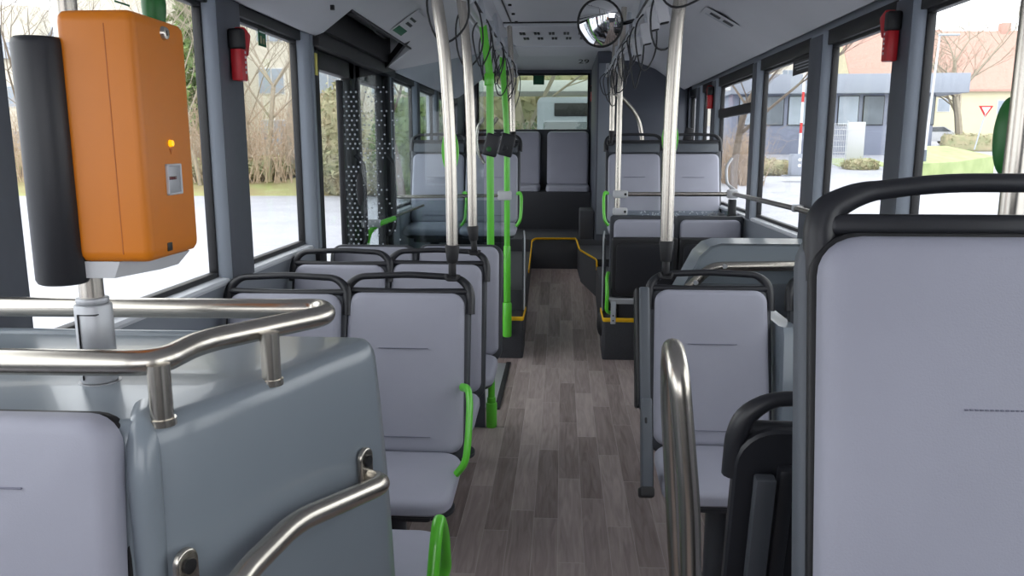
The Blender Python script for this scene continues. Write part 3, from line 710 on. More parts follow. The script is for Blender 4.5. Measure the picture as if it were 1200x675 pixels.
cc = V(-.735, 1.102, 0)
def rod(z, k): return [(cc.x+.037*k*math.cos(2*math.pi*i/28), cc.y+.034*k*math.sin(2*math.pi*i/28), z) for i in range(28)]
loft(bm, [rod(1.300, .80), rod(1.302, .92), rod(1.308, 1), rod(1.640, 1), rod(1.647, .95), rod(1.650, .85)])
wpart('black_housing', bm, M['black'], va)

# ================================================================ POLES
def pole_hung(label, pts, bot, name='handrail_pole', m='steel', r=.020):
    """ceiling pole that ends in a black rubber foot clipped to a seat handle"""
    t = thing(name, label, 'pole', bot)
    P = list(pts); bm = NB(); tube(bm, P, r, .25, 20, fn=10)
    tb = wpart('pole', bm, M[m], t)
    b = Vector(bot); e = Vector(P[0])
    bm = NB()
    up = (e-b).normalized()
    cyl(bm, b+up*.045, e+up*.012, .019, .0255, n=20, bev=.003); cyl(bm, b+up*.0, b+up*.05, .0135, n=16, bev=.003)
    tube(bm, [b+V(-.022, -.004, .004), b+V(-.018, -.01, -.012), b+V(.018, -.01, -.012), b+V(.022, -.004, .004)], .007, .01, 8)
    wpart('rubber_foot', bm, M['rubber'], t)
    return t
# A, B, right
def hp(x0, y0, x1, y1, Y, ztop=2.42, xt=None):
    a = at(x0, y0, Y); b = at(x1, y1, Y); return a, b
a = at(530, 291, 2.66); pole_hung('hanging steel pole clipped to the handle of the first left aisle seat', [a, at(528, 170, 2.66), at(521, 60, 2.66), at(512, 0, 2.66), V(-.50, 2.70, 2.38)], at(530, 323, 2.66))
a = at(554, 268, 3.33); pole_hung('hanging steel pole clipped to the handle of the second left aisle seat', [a, at(552, 150, 3.33), at(547, 50, 3.33), V(-.46, 3.36, 2.39)], at(556, 294, 3.33))
a = at(781, 286, 2.78); pole_hung('thick steel pole clipped to the handle of the right aisle seat', [a, at(785, 150, 2.78), at(792, 40, 2.78), at(797, 0, 2.78), V(.47, 2.82, 2.39)], at(780, 321, 2.78), r=.023)
a = at(601, 156, 6.2); pole_hung('far steel pole clipped to the raised left aisle seat', [a, at(600, 100, 6.2), V(-.41, 6.2, 2.40)], at(602, 170, 6.2))
a = at(717, 155, 6.28); pole_hung('far steel pole clipped to the raised right aisle seat', [a, at(718, 100, 6.28), V(.40, 6.28, 2.40)], at(716, 168, 6.28))
# straight poles
def straight(label, pts, m, r, extra=None, name='handrail_pole'):
    t = thing(name, label, 'pole', pts[0]); bm = NB(); tube(bm, pts, r, .1, 20); wpart('pole', bm, M[m], t); return t
gC = straight('thick green pole standing on the floor by the dotted glass screen', [(-.367, 4.05, .0), (-.367, 4.05, 1.86), (-.385, 4.05, 1.97), (-.400, 4.05, 2.09)], 'green', .019)
bm = NB(); cyl(bm, (-.367, 4.05, 0), (-.367, 4.05, .14), .030, n=20, bev=.006); cyl(bm, (-.367, 4.05, .13), (-.367, 4.05, .17), .024, n=20, bev=.004); wpart('foot_sleeve', bm, M['green'], gC)
bm = NB(); cyl(bm, (-.370, 4.05, 1.80), (-.370, 4.05, 1.86), .025, n=20, bev=.004); wpart('collar', bm, M['green'], gC)
gD = straight('thin green pole at the left podium corner with a white rail clamp', [(-.376, 5.41, .18), (-.376, 5.41, 1.60), (-.400, 5.41, 1.95), (-.405, 5.41, 2.09)], 'green', .020)
bm = NB(); cyl(bm, (-.376, 5.41, .17), (-.376, 5.41, .42), .032, n=20, bev=.01); cyl(bm, (-.376, 5.41, .42), (-.376, 5.41, .82), .025, n=20, bev=.005); wpart('foot_sleeve', bm, M['green'], gD)
bm = NB(); box(bm, (-.44, 5.385, 1.135), (-.345, 5.435, 1.20), .012, 3); wpart('rail_clamp', bm, M['lightgrey'], gD)
sE = straight('slim steel pole rising from the podium corner on the right with two white clamps', [(.385, 5.50, .285), (.385, 5.50, 1.90), (.40, 5.50, 2.41)], 'steel', .019)
for z in (1.175, 1.055):
    bm = NB(); box(bm, (.355, 5.472, z-.026), (.455, 5.528, z+.026), .012, 3); c_ = wpart('rail_clamp', bm, M['lightgrey'], sE)
    bm = NB(); cyl(bm, (.437, 5.473, z), (.437, 5.468, z), .009, n=12); wpart('screw', bm, M['gasket'], c_)
near = straight('brown tinted steel pole at the far right edge behind the large near seat', [(.748, 1.36, .42), (.748, 1.36, 2.33)], 'steel', .0195)
bm = NB(); bmesh.ops.create_uvsphere(bm, u_segments=24, v_segments=16, radius=1, matrix=Matrix.Translation((.752, 1.405, at(1190, 160, 1.39).z)) @ Matrix.Diagonal((.019, .028, .066, 1)))
wpart('stop_button_housing', bm, M['dgreen'], near, 'green oval housing')
# stop button housings on other poles
def stopbtn(label, x, y, z, h=.075, w_=.03):
    bm = NB(); bmesh.ops.create_uvsphere(bm, u_segments=20, v_segments=12, radius=1, matrix=Matrix.Translation((x, y, z)) @ Matrix.Diagonal((w_, .022, h, 1)))
    for v in bm.verts:
        if v.co.y < y-.004: v.co.y = y-.004
    solo('stop_button', label, 'stop button', bm, M['green'])
q = at(527, 177, 2.69); stopbtn('green stop button housing on the back of the first left steel pole', q.x, q.y+.012, q.z)
q = at(786, 163, 2.81); stopbtn('green stop button housing on the back of the thick right steel pole', q.x+.0, q.y+.016, q.z, .065, .029)
q = at(180, 6, 1.9); bm = NB(); bmesh.ops.create_uvsphere(bm, u_segments=20, v_segments=12, radius=1, matrix=Matrix.Translation(q) @ Matrix.Diagonal((.028, .028, .07, 1)))
sb = thing('stop_pole', 'steel wall pole with a green stop button behind the top of the orange validator', 'pole', (q.x-.035, q.y, 1.06))
wpart('stop_button', bm, M['dgreen'], sb); bm = NB(); cyl(bm, (q.x-.035, q.y, 1.90), (q.x-.035, q.y, 2.30), .017, n=16); wpart('pole', bm, M['steel'], sb)
# curved steel hoops
bm = NB(); tube(bm, [(.40, 6.4, 1.90), (.47, 6.42, 1.88), (.60, 6.45, 1.74), (.64, 6.46, 1.56), (.64, 6.46, 1.40)], .016, .12, 16)
solo('curved_grab_bar', 'curved steel bar arching over the raised right aisle seat', 'rail', bm, M['steel'])
for px_, Y_ in ((561, 5.9), (577, 5.6)):
    bm = NB(); a = at(px_+6, 138, Y_); b = at(px_-3, 165, Y_); c = at(px_+1, 192, Y_)
    tube(bm, [a, at(px_-1, 148, Y_), b, at(px_-1, 180, Y_), at(px_+7, 178 if px_ > 570 else 192, Y_)], .012, .1, 12)
    solo('loop_grab_bar', 'thin curved steel loop beside the %s green pole' % ('thick' if px_ < 570 else 'thin'), 'rail', bm, M['steel'])
for px_, Y_, nm in ((574, 4.02, 'thick'), (592, 5.385, 'thin')):
    q = at(px_+2, 170, Y_-.03); k_ = Y_/5.0
    bm = NB(); box(bm, (-.045*k_, -.012, -.07*k_), (.045*k_, .012, .07*k_), .01, 3, T(q.x, q.y, q.z, ry=R(14)))
    tt = thing('ticket_box', 'flat black device box clamped on the %s green pole' % nm, 'device', q); o = wpart('case', bm, M['black'], tt)
    bm = NB(); cyl(bm, (q.x-.012, q.y+.004, q.z-.02), (q.x-.012, q.y-.02, q.z-.02), .016*k_, n=16, bev=.002); wpart('button', bm, M['dgreen'] if nm == 'thick' else M['black'], tt)

# horizontal rails and glass screens
def rail_h(label, pts, r=.015):
    bm = NB(); tube(bm, pts, r, .05, 16); return solo('horizontal_rail', label, 'rail', bm, M['steel'])
rail_h('thin steel rail across the left screen ending at the thin green pole', [(-.43, 5.40, 1.168), (-1.14, 5.40, 1.155)], .012)
rr_ = rail_h('steel rail across the right screen from the slim pole to the wall', [(.45, 5.50, 1.175), (1.175, 5.48, 1.178)])
rail_h('steel handrail running forward along the right windows', [(1.165, 5.42, 1.182), (1.165, 4.02, 1.195), (1.165, 2.0, 1.20)])
tt = thing('rail_bracket', 'light grey bracket joining the two steel rails at the right wall', 'bracket', (1.18, 5.46, 1.15))
bm = NB(); box(bm, (1.125, 5.44, 1.15), (1.20, 5.50, 1.21), .014, 3); wpart('body', bm, M['lightgrey'], tt)
bm = NB(); tube(bm, [(1.19, 5.47, 1.2), (1.15, 5.62, 1.24), (1.15, 5.66, 1.36), (1.19, 5.67, 1.42)], .010, .05, 12); wpart('hook', bm, M['lightgrey'], tt)
for k_, y_ in enumerate((4.0, 2.96)):
    bm = NB(); box(bm, (1.145, y_-.015, 1.178), (1.20, y_+.015, 1.215), .008, 2)
    solo('rail_bracket', 'grey bracket holding the right window handrail to the %s post' % ('second' if k_ == 0 else 'red hammer'), 'bracket', bm, M['alu'])
# left dotted screen
sc = thing('glass_screen', 'tall glass screen with a pattern of pale dots in front of the middle door', 'screen', (-.78, 4.05, .5))
bm = NB(); za = 1.822; zb = 1.99
loft(bm, [[(-1.14, y, .55), (-.40, y, .55), (-.40, y, 1.96), (-1.14, y, za)] for y in (4.047, 4.053)]); g_ = wpart('pane', bm, M['screenglass'], sc)
bm = NB(); random.seed(3)
def dot(x, z, r, y=4.0455, n=8):
    vs = [bm.verts.new((x+r*math.cos(2*math.pi*k/n), y, z+r*math.sin(2*math.pi*k/n))) for k in range(n)]; vt = [bm.verts.new((v.co.x, y-.0008, v.co.z)) for v in vs]
    bm.faces.new(vt)
    for k in range(n): bm.faces.new((vs[k], vs[(k+1) % n], vt[(k+1) % n], vt[k]))
z = .62
i = 0
while z < 1.80:
    for c_ in range(11):
        x = -1.115+c_*.026+(i % 2)*.013
        den = 1 if c_ < 3 else .62-.035*c_
        if z > 1.78+.1*(x+1.14): continue
        if 1.40 < z < 1.47 and c_ < 3: continue
        if random.random() < den: dot(x+random.uniform(-.003, .003)*(c_ > 2), z, .0055 if c_ < 3 else .0048)
    z += .0235; i += 1
wpart('dot_film', bm, M['dot'], sc, 'pale frosted dots')
bm = NB(); box(bm, (-1.15, 4.03, .5), (-1.12, 4.07, 1.83), .005); box(bm, (-1.15, 4.03, .5), (-.38, 4.07, .56), .005); wpart('frame', bm, M['black'], sc)
bm = NB(); bmesh.ops.create_uvsphere(bm, u_segments=16, v_segments=10, radius=1, matrix=Matrix.Translation((-1.045, 4.035, 1.28)) @ Matrix.Diagonal((.018, .004, .085, 1)))
wpart('oval_sticker', bm, M['darkfilm'], sc)
bm = NB(); box(bm, (-1.15, 4.03, 0), (-.40, 4.06, .5), .006); wpart('lower_panel', bm, M['walldark'], sc)
# left rear screen
s2 = thing('glass_screen', 'clear dim glass screen in front of the raised left seats, below the thin steel rail', 'screen', (-.78, 5.47, .29))
bm = NB(); box(bm, (-1.14, 5.467, .62), (-.42, 5.473, 1.13)); wpart('pane', bm, M['screenglass'], s2)
# right rear screen with dots
s3 = thing('glass_screen', 'low glass screen with fine pale dots behind the folded tip-up seats', 'screen', (.80, 5.53, .285))
bm = NB(); box(bm, (.42, 5.527, .60), (1.17, 5.533, 1.06)); wpart('pane', bm, M['screenglass'], s3)
bm = NB(); random.seed(5)
for k in range(70):
    x = random.uniform(.55, 1.12); z = 1.055-abs(random.gauss(0, .03))
    if z > .98: dot(x, z, .004, 5.5262)
for k in range(60):
    x = random.uniform(1.0, 1.155); z = random.uniform(.97, 1.05); dot(x, z, .008, 5.5262)
wpart('dot_film', bm, M['dot'], s3, 'pale frosted dots')
bm = NB(); box(bm, (.40, 5.50, .285), (1.20, 5.55, .60), .006); wpart('lower_panel', bm, M['dark'], s3)
bm = NB(); box(bm, (1.15, 5.50, .60), (1.20, 5.55, 1.14), .006); wpart('end_post', bm, M['black'], s3)
# green curved handrail by the door
gh = thing('door_handrail', 'green curved handrail with a grey cap beside the middle door', 'rail', (-1.05, 4.55, .8))
bm = NB(); a = at(428, 296, 4.6); b = at(433, 270, 4.6); c = at(447, 261, 4.6)
tube(bm, [V(a.x, 4.6, .60), a, b, c, at(462, 256, 4.75)], .016, .06, 14); wpart('rail_tube', bm, M['green'], gh)
bm = NB(); cyl(bm, at(424, 262, 4.6), at(446, 262, 4.6), .025, n=16, bev=.004); wpart('cap', bm, M['lightgrey'], gh)
bm = NB(); tube(bm, [at(442, 262, 4.62), at(480, 247, 5.3), V(-.95, 5.38, 1.10)], .009, .05, 10); wpart('thin_bar', bm, M['steel'], gh)

# U shaped steel loop, right foreground
ul = thing('loop_rail', 'double steel loop rail beside the aisle in front of the right seats', 'rail', (.23, 1.38, .42))
bm = NB()
tube(bm, [at(799, 745, 1.50), at(793, 640, 1.50), at(785, 470, 1.50), at(785, 428, 1.48), at(788, 402, 1.38), at(795, 432, 1.28), at(808, 590, 1.27), at(810, 700, 1.27)], .0185, .05, 20, fn=8)
wpart('rail_tube', bm, M['steel'], ul)

# ================================================================ OVERHEAD RAILS + STRAPS
for s, xa, n1 in ((-1, -.405, 'left'), (1, .375, 'right')):
    t = thing('overhead_rail', 'overhead pair of steel tubes along the %s of the aisle ceiling' % n1, 'rail', (xa, 4.5, 2.08))
    for dx, dz, r in ((0, 2.10, .020), (s*.075, 2.165, .020)):
        bm = NB(); cyl(bm, (xa+dx, 1.6, dz), (xa+dx, 6.95, dz), r, n=16); wpart('tube', bm, M['railsteel'], t)
    for y in (2.2, 3.35, 4.5, 5.65, 6.8):
        bm = NB(); box(bm, (xa-.02, y-.02, 2.085), (xa+s*.08+.02, y+.02, 2.18) if s > 0 else (xa+.02, y+.02, 2.18), .008); cyl(bm, (xa+s*.03, y, 2.15), (xa+s*.075, y, 2.40), .016, n=14)
        wpart('hanger', bm, M['galv'], t)
    bm = NB(); box(bm, (xa-s*.005-.008, 1.6, 2.125), (xa-s*.005+.008, 6.9, 2.14), .002); wpart('cable_channel', bm, M['gasket'], t)
random.seed(11)
def strap(x, y, wd, dz, rz, label, grp):
    t = thing('strap_loop', label, 'strap', (x, y, 2.1-dz), 0, grp)
    pts = []
    tw_ = random.uniform(-.03, .03)
    for k in range(14):
        a = 2*math.pi*k/14; u = wd/2*math.sin(a); zz = 2.1-dz/2-dz/2*math.cos(a)
        pts.append(V(x+u*math.cos(rz)+tw_*math.sin(a*2)*.4, y+u*math.sin(rz), zz+.01*math.sin(a*3)))
    bm = NB(); tube(bm, pts, .0038, .05, 8, closed=True, fn=2); wpart('cord', bm, M['cord'], t)
    bm = NB(); cyl(bm, (x, y-.035, 2.1), (x, y+.035, 2.1), .022, n=14, bev=.003); wpart('rail_sleeve', bm, M['galv'], t)
    return t
LG = 'black cord strap loops on the left overhead rail'; RG = 'black cord strap loops on the right overhead rail'
strap(-.405, 2.86, .15, .24, R(12), 'large black cord loop nearest the camera on the left overhead rail', LG)
strap(-.395, 3.42, .12, .27, R(20), 'second large black cord loop on the left rail, by the thick green pole', LG)
for y in (3.9, 4.2, 4.5, 4.75, 5.0, 5.25, 5.5, 5.75, 6.0, 6.3, 6.55):
    strap(-.40+random.uniform(-.01, .01), y, random.uniform(.05, .13), random.uniform(.14, .30), random.uniform(-.9, 1.2), 'black cord loop in the far tangle on the left overhead rail', LG+', far tangle')
strap(.385, 2.70, .17, .155, R(8), 'wide shallow black cord loop at the top, nearest on the right overhead rail', RG)
strap(.375, 3.05, .13, .25, R(25), 'deep black cord loop crossing the thick pole on the right overhead rail', RG)
strap(.375, 3.75, .14, .26, R(40), 'black cord loop behind the thick pole on the right overhead rail', RG)
for y in (4.1, 4.4, 4.65, 4.9, 5.1, 5.3, 5.5, 5.7, 5.9, 6.1, 6.3, 6.5, 6.7):
    strap(.372+random.uniform(-.01, .01), y, random.uniform(.05, .13), random.uniform(.14, .32), random.uniform(-1.2, .9), 'black cord loop in the far tangle on the right overhead rail', RG+', far tangle')
# pale strap grips pulled up beside the right rail
for k, (px_, py_, Y_) in enumerate(((776, 12, 3.0), (765, 22, 3.35), (757, 40, 3.8), (746, 55, 4.4))):
    q = at(px_, py_, Y_); g = thing('strap_grip', ['pale grey strap grip nearest the camera beside the right rail', 'second pale grey strap grip beside the right rail', 'third pale grey strap grip beside the right rail', 'farthest pale grey strap grip beside the right rail'][k], 'strap grip', q, 0, 'pale strap grips')
    bm = NB(); box(bm, (-.022, -.01, -.045), (.022, .01, .05), .008, 2, T(q.x, q.y, q.z, ry=R(-12))); wpart('grip', bm, M['lightgrey'], g)
    bm = NB(); box(bm, (-.016, -.012, -.049), (.016, .012, -.043), .002, 1, T(q.x, q.y, q.z, ry=R(-12))); wpart('slot', bm, M['gasket'], g)
    bm = NB(); tube(bm, [q+V(0, 0, .04), q+V(-.01, 0, .12), V(.40, Y_, 2.14)], .006, .03, 8); wpart('strap', bm, M['galv'], g)
# ceiling tangle drooping cable
bm = NB(); tube(bm, [(.30, 9.3, 2.44), (.285, 9.28, 2.25), (.26, 9.3, 2.05)], .006, .1, 8)

bm.free()
# ================================================================ CEILING DETAILS
bm = NB()
box(bm, (-.455, 2.0, 2.410), (.455, 2.012, 2.4215)); box(bm, (-.40, Y0, 2.4125), (-.392, 6.15, 2.4215)); box(bm, (-.455, 6.15, 2.411), (.455, 6.165, 2.4215))
struct('trim_22', bm, M['gasket'], label='dark joints between the centre ceiling panels', cat='trim')
bm = NB(); box(bm, (-.455, 6.18, 2.395), (.455, 6.26, 2.4215), .006); box(bm, (-.455, 7.52, 2.405), (.455, 7.56, 2.4215), .006)
struct('trim_23', bm, M['sill'], label='pale cross strips on the ceiling', cat='trim')
gr = thing('ceiling_vent', 'ceiling vent panel with rows of dark slots ahead of the rear window', 'vent', (0, 6.9, 2.40))
bm = NB(); box(bm, (-.44, 6.28, 2.408), (.44, 7.5, 2.4215), .004); wpart('panel', bm, M['ceiling'], gr)
bm = NB()
for r_ in range(2):
    for k in range(7):
        x = -.36+k*.12+(r_*.02)
        for dx in (0, .026): box(bm, (x+dx, 6.62+r_*.30, 2.403), (x+dx+.02, 6.74+r_*.30, 2.4085))
wpart('slot', bm, M['gasket'], gr)
# screws along the hatch
bm = NB()
for k in range(8): cyl(bm, (-.355, 3.6+k*.36, 2.409), (-.355, 3.6+k*.36, 2.4215), .012, n=10)
for k in range(6): box(bm, (-.98, 1.9+k*.3, 2.065+.0), (-.965, 1.915+k*.3, 2.085)); 
struct('trim_24', bm, M['gasket'], label='dark screw heads on the ceiling panels', cat='trim')
# number 29 above the rear window
def text(body, size, m, loc, rot, name, label, cat='lettering', ext=.0006, parent=None):
    cu = bpy.data.curves.new(name, 'FONT'); cu.body = body; cu.size = size; cu.extrude = ext; cu.align_x = 'CENTER'; cu.align_y = 'CENTER'
    o = bpy.data.objects.new(name, cu); COL.objects.link(o)
    dg = bpy.context.evaluated_depsgraph_get(); me = bpy.data.meshes.new_from_object(o.evaluated_get(dg)); bpy.data.objects.remove(o)
    o = bpy.data.objects.new(name, me); COL.objects.link(o); me.materials.append(m)
    if parent: o.parent = parent; o.location = Vector(loc)-wloc(parent)
    else: o['label'] = label; o['category'] = cat; o.location = loc
    o.rotation_euler = rot; return o
zt = 2.47-.07*(9.33-9.1)/.48
text('29', .13, M['gasket'], (.235, 9.37, 2.457), (math.pi-.40, 0, 0), 'seat_number', 'black number 29 on the ceiling panel above the rear window')
# stickers on coves
def cove_sticker(pts, th, m, label, bits, name='ceiling_sticker'):
    """a thin decal lying on the cove plane given by four corner points"""
    bm = NB(); P = [Vector(p) for p in pts]; nn = (P[1]-P[0]).cross(P[3]-P[0]).normalized()
    if nn.z > 0: nn = -nn
    loft(bm, [P, [p_+nn*th for p_ in P]]); t = thing(name, label, 'sticker', sum(P, Vector())/4); wpart('film', bm, m, t)
    for (u0, u1, v0, v1, mm, nm) in bits:
        f = lambda u, v: (P[0]*(1-u)+P[1]*u)*(1-v)+(P[3]*(1-u)+P[2]*u)*v+nn*th
        q = [f(u0, v0), f(u1, v0), f(u1, v1), f(u0, v1)]; bm = NB(); loft(bm, [q, [x_+nn*th for x_ in q]]); wpart(nm, bm, mm, t)
def Lc(t, y): # left cove point from lower (0) to upper (1)
    a = V(-1.09, 0, 2.01); b = V(-.86, 0, 2.18); c = V(-.66, 0, 2.31)
    p_ = a.lerp(b, min(t*2, 1)) if t < .5 else b.lerp(c, t*2-1); return V(p_.x, y, p_.z-.004)
def Rc(t, y):
    a = V(1.14, 0, 2.07); b = V(.90, 0, 2.24); c = V(.68, 0, 2.33)
    p_ = a.lerp(b, min(t*2, 1)) if t < .5 else b.lerp(c, t*2-1); return V(p_.x, y, p_.z-.004)
cove_sticker([Lc(.33, 4.38), Lc(.33, 4.66), Lc(.68, 4.66), Lc(.68, 4.38)], .0012, M['lightgrey'], 'pale notice sticker on the left ceiling cove near the door recess', [(.1, .9, .05, .3, M['sticker'], 'green_bar'), (.3, .8, .45, .55, M['darkfilm'], 'text_line'), (.2, .7, .65, .73, M['darkfilm'], 'text_line')])
cove_sticker([Rc(.31, 4.70), Rc(.31, 4.92), Rc(.72, 4.92), Rc(.72, 4.70)], .0012, M['lightgrey'], 'pale notice sticker on the right ceiling cove', [(.25, .5, .1, .4, M['darkfilm'], 'text_block'), (.25, .5, .5, .8, M['darkfilm'], 'text_block'), (.6, .75, .1, .9, M['galv'], 'text_line')])

# ---- round mirror
mi = thing('ceiling_mirror', 'round convex mirror hanging from the ceiling beside the right overhead rail', 'mirror', (0, 0, 0))
c = at(703, 27, 4.3); mi.location = c
bm = NB(); n = 40; R0 = .118; rr0 = .26
mx = T(c.x, c.y, c.z, rx=R(78), rz=R(-28)) 
mxx = Matrix.Translation(c) @ (V(-.38, -1, -.30).to_track_quat('Z', 'Y').to_matrix().to_4x4())
rings = []
for k in range(9):
    rr1 = R0*k/8+1e-4; zz = math.sqrt(rr0**2-rr1**2)-math.sqrt(rr0**2-R0**2)
    rings.append([mxx @ V(rr1*math.cos(2*math.pi*i/n), rr1*math.sin(2*math.pi*i/n), zz) for i in range(n)])
rings.append([mxx @ V(R0*math.cos(2*math.pi*i/n), R0*math.sin(2*math.pi*i/n), -.01) for i in range(n)])
loft(bm, rings); wpart('mirror_face', bm, M['mirror'], mi)
bm = NB(); tube(bm, [mxx @ V((R0+.003)*math.cos(2*math.pi*i/32), (R0+.003)*math.sin(2*math.pi*i/32), 0) for i in range(32)], .006, .01, 8, closed=True, fn=1); wpart('rim', bm, M['gasket'], mi)
bm = NB(); cyl(bm, mxx @ V(0, 0, -.012), mxx @ V(0, 0, -.05), .035, n=16); tube(bm, [mxx @ V(0, 0, -.04), c+V(.10, .08, .0), V(.375, c.y+.1, 2.16)], .010, .05, 12); wpart('mount', bm, M['black'], mi)

# ---- emergency hammers
def hammer(label, c, s=1, k=1.0, rz=0):
    t = thing('emergency_hammer', label, 'hammer', c)
    bm = NB(); box(bm, (-.020, -.032*k, -.10*k), (.020, .020*k, .02*k), .006, 2, T(*c)); box(bm, (-.020, -.022*k, .0), (.020, .040*k, .085*k), .008, 2, T(c[0], c[1], c[2], rx=R(-22))); wpart('red_body', bm, M['red'], t)
    bm = NB(); box(bm, (-.026, -.038*k, .005*k), (.026, .004*k, .075*k), .010, 3, T(*c)); wpart('black_holder', bm, M['gasket'], t)
    bm = NB()
    for i in range(5): box(bm, (-.022, -.004*k, (-.075+i*.017)*k), (.0225, .004*k, (-.066+i*.017)*k), .001, 1, T(*c))
    wpart('scale_marks', bm, M['white'], t)
hammer('red emergency hammer in a black holder on the left window post', (XL+.082, 2.775, 1.825), -1)
hammer('red emergency hammer in a black holder on the right window post behind the near seat', (XR-.082, 3.06, 1.905))
hammer('small red emergency hammer on the far right window post', (XR-.082, 6.62, 1.90))
hammer('red emergency hammer beside the rear window', (.345, 9.52, 2.12), k=1.0)

# ---- window stickers
def win_sticker(label, X, py0, py1, px0, px1, m, bits=(), name='window_sticker', s=1):
    a = atx(px0, py0, X); b = atx(px1, py1, X)
    y0, y1 = sorted((a.y, b.y)); z0, z1 = sorted((a.z, b.z)); t = thing(name, label, 'sticker', (X, (y0+y1)/2, z0))
    bm = NB(); box(bm, (X-.0008, y0, z0), (X+.0008, y1, z1)); wpart('film', bm, m, t)
    for (u0, u1, v0, v1, mm, nm) in bits:
        bm = NB(); box(bm, (X-s*.0018, y0+(y1-y0)*u0, z0+(z1-z0)*v0), (X-s*.0006, y0+(y1-y0)*u1, z0+(z1-z0)*v1)); wpart(nm, bm, mm, t)
    return t, y0, y1, z0, z1
win_sticker('small green pictogram sticker at the top of the left window between the posts', XL+.006, 33, 56, 302, 312, M['sticker'], [(.1, .9, .80, .88, M['white'], 'line'), (.2, .42, .15, .6, M['leafpale'], 'pictogram'), (.58, .8, .15, .5, M['leafpale'], 'pictogram')], s=-1)
win_sticker('small green sticker at the top of the left window above the validator', XL+.006, 0, 8, 134, 152, M['sticker'], s=-1)
win_sticker('small green pictogram sticker at the top of the right window beside the red hammer', XR-.006, 15, 42, 1003, 1013, M['sticker'], [(.2, .8, .7, .8, M['white'], 'line'), (.3, .7, .2, .6, M['leafpale'], 'pictogram')])
t_, y0, y1, z0, z1 = win_sticker('dark notice sticker with pale lettering at the top of the right window with the barrier', XR-.006, 54, 82, 931, 953, M['darkfilm'], [(.08, .92, .34, .37, M['galv'], 'text_line'), (.08, .92, .24, .27, M['galv'], 'text_line'), (.08, .8, .14, .17, M['galv'], 'text_line')])
text('Wir fah', .085, M['galv'], (XR-.008, (y0+y1)/2, z0+(z1-z0)*.68), (math.pi/2, 0, -math.pi/2), 'lettering', '', parent=t_) if False else None
bm = NB(); a = at(625, 87, Y1-.03); box(bm, (a.x, Y1-.03, a.z-.12), (a.x+.13, Y1-.028, a.z), .0)
solo('window_sticker', 'green sticker at the top of the rear window', 'sticker', bm, M['sticker'])
# little black card holder above the raised right window seat
bm = NB(); q = at(806, 160, 6.5); box(bm, (-.035, -.01, -.07), (.035, .01, .07), .01, 2, T(q.x, q.y, q.z, ry=R(12))); box(bm, (q.x-.05, q.y-.015, q.z-.12), (q.x+.12, q.y+.03, q.z-.075), .01)
solo('headrest_bracket', 'small black upright bracket on top of the raised right window seat', 'bracket', bm, M['black'])

# ================================================================ OUTSIDE
GZ = -.36
def dp(px, py, D): return V(0, 0, CH)+ray(px, py)*D
bm = NB()
def gz(x, y):
    if x > 0: return GZ+max(0, (y-52))*.11
    return GZ
xs = [-120, -60, -30, -10, 0, 10, 20, 40, 80, 140]; yy = [-30, 0, 20, 35, 45, 52, 60, 75, 90, 160]
vv = [[bm.verts.new((x, y, gz(x, y))) for x in xs] for y in yy]
for j in range(len(yy)-1):
    for i in range(len(xs)-1): bm.faces.new((vv[j][i], vv[j][i+1], vv[j+1][i+1], vv[j+1][i]))
g = solo('paved_ground', 'pale wet paved yard outside the bus', 'ground', bm, M['asphalt']); g['kind'] = 'structure'
# left verge
bm = NB(); random.seed(2)
rows = []
for k in range(41):
    u = k/40; x = -42+u*40; 
    yb = 27.0+u*3.0
    rows.append([(x, yb+dy, GZ+dz+random.uniform(-.05, .12)*(dy > 0)) for dy, dz in ((0, -.02), (1.2, .12), (4, .45), (8, .9), (16, 1.3))])
rows2 = [[bm.verts.new(p) for p in r] for r in rows]
for A_, B_ in zip(rows2, rows2[1:]):
    for k in range(4): bm.faces.new((A_[k], B_[k], B_[k+1], A_[k+1]))
g = solo('verge', 'grassy leaf strewn bank beyond the yard on the left', 'grass', bm, M['leaflitter']); g['kind'] = 'stuff'
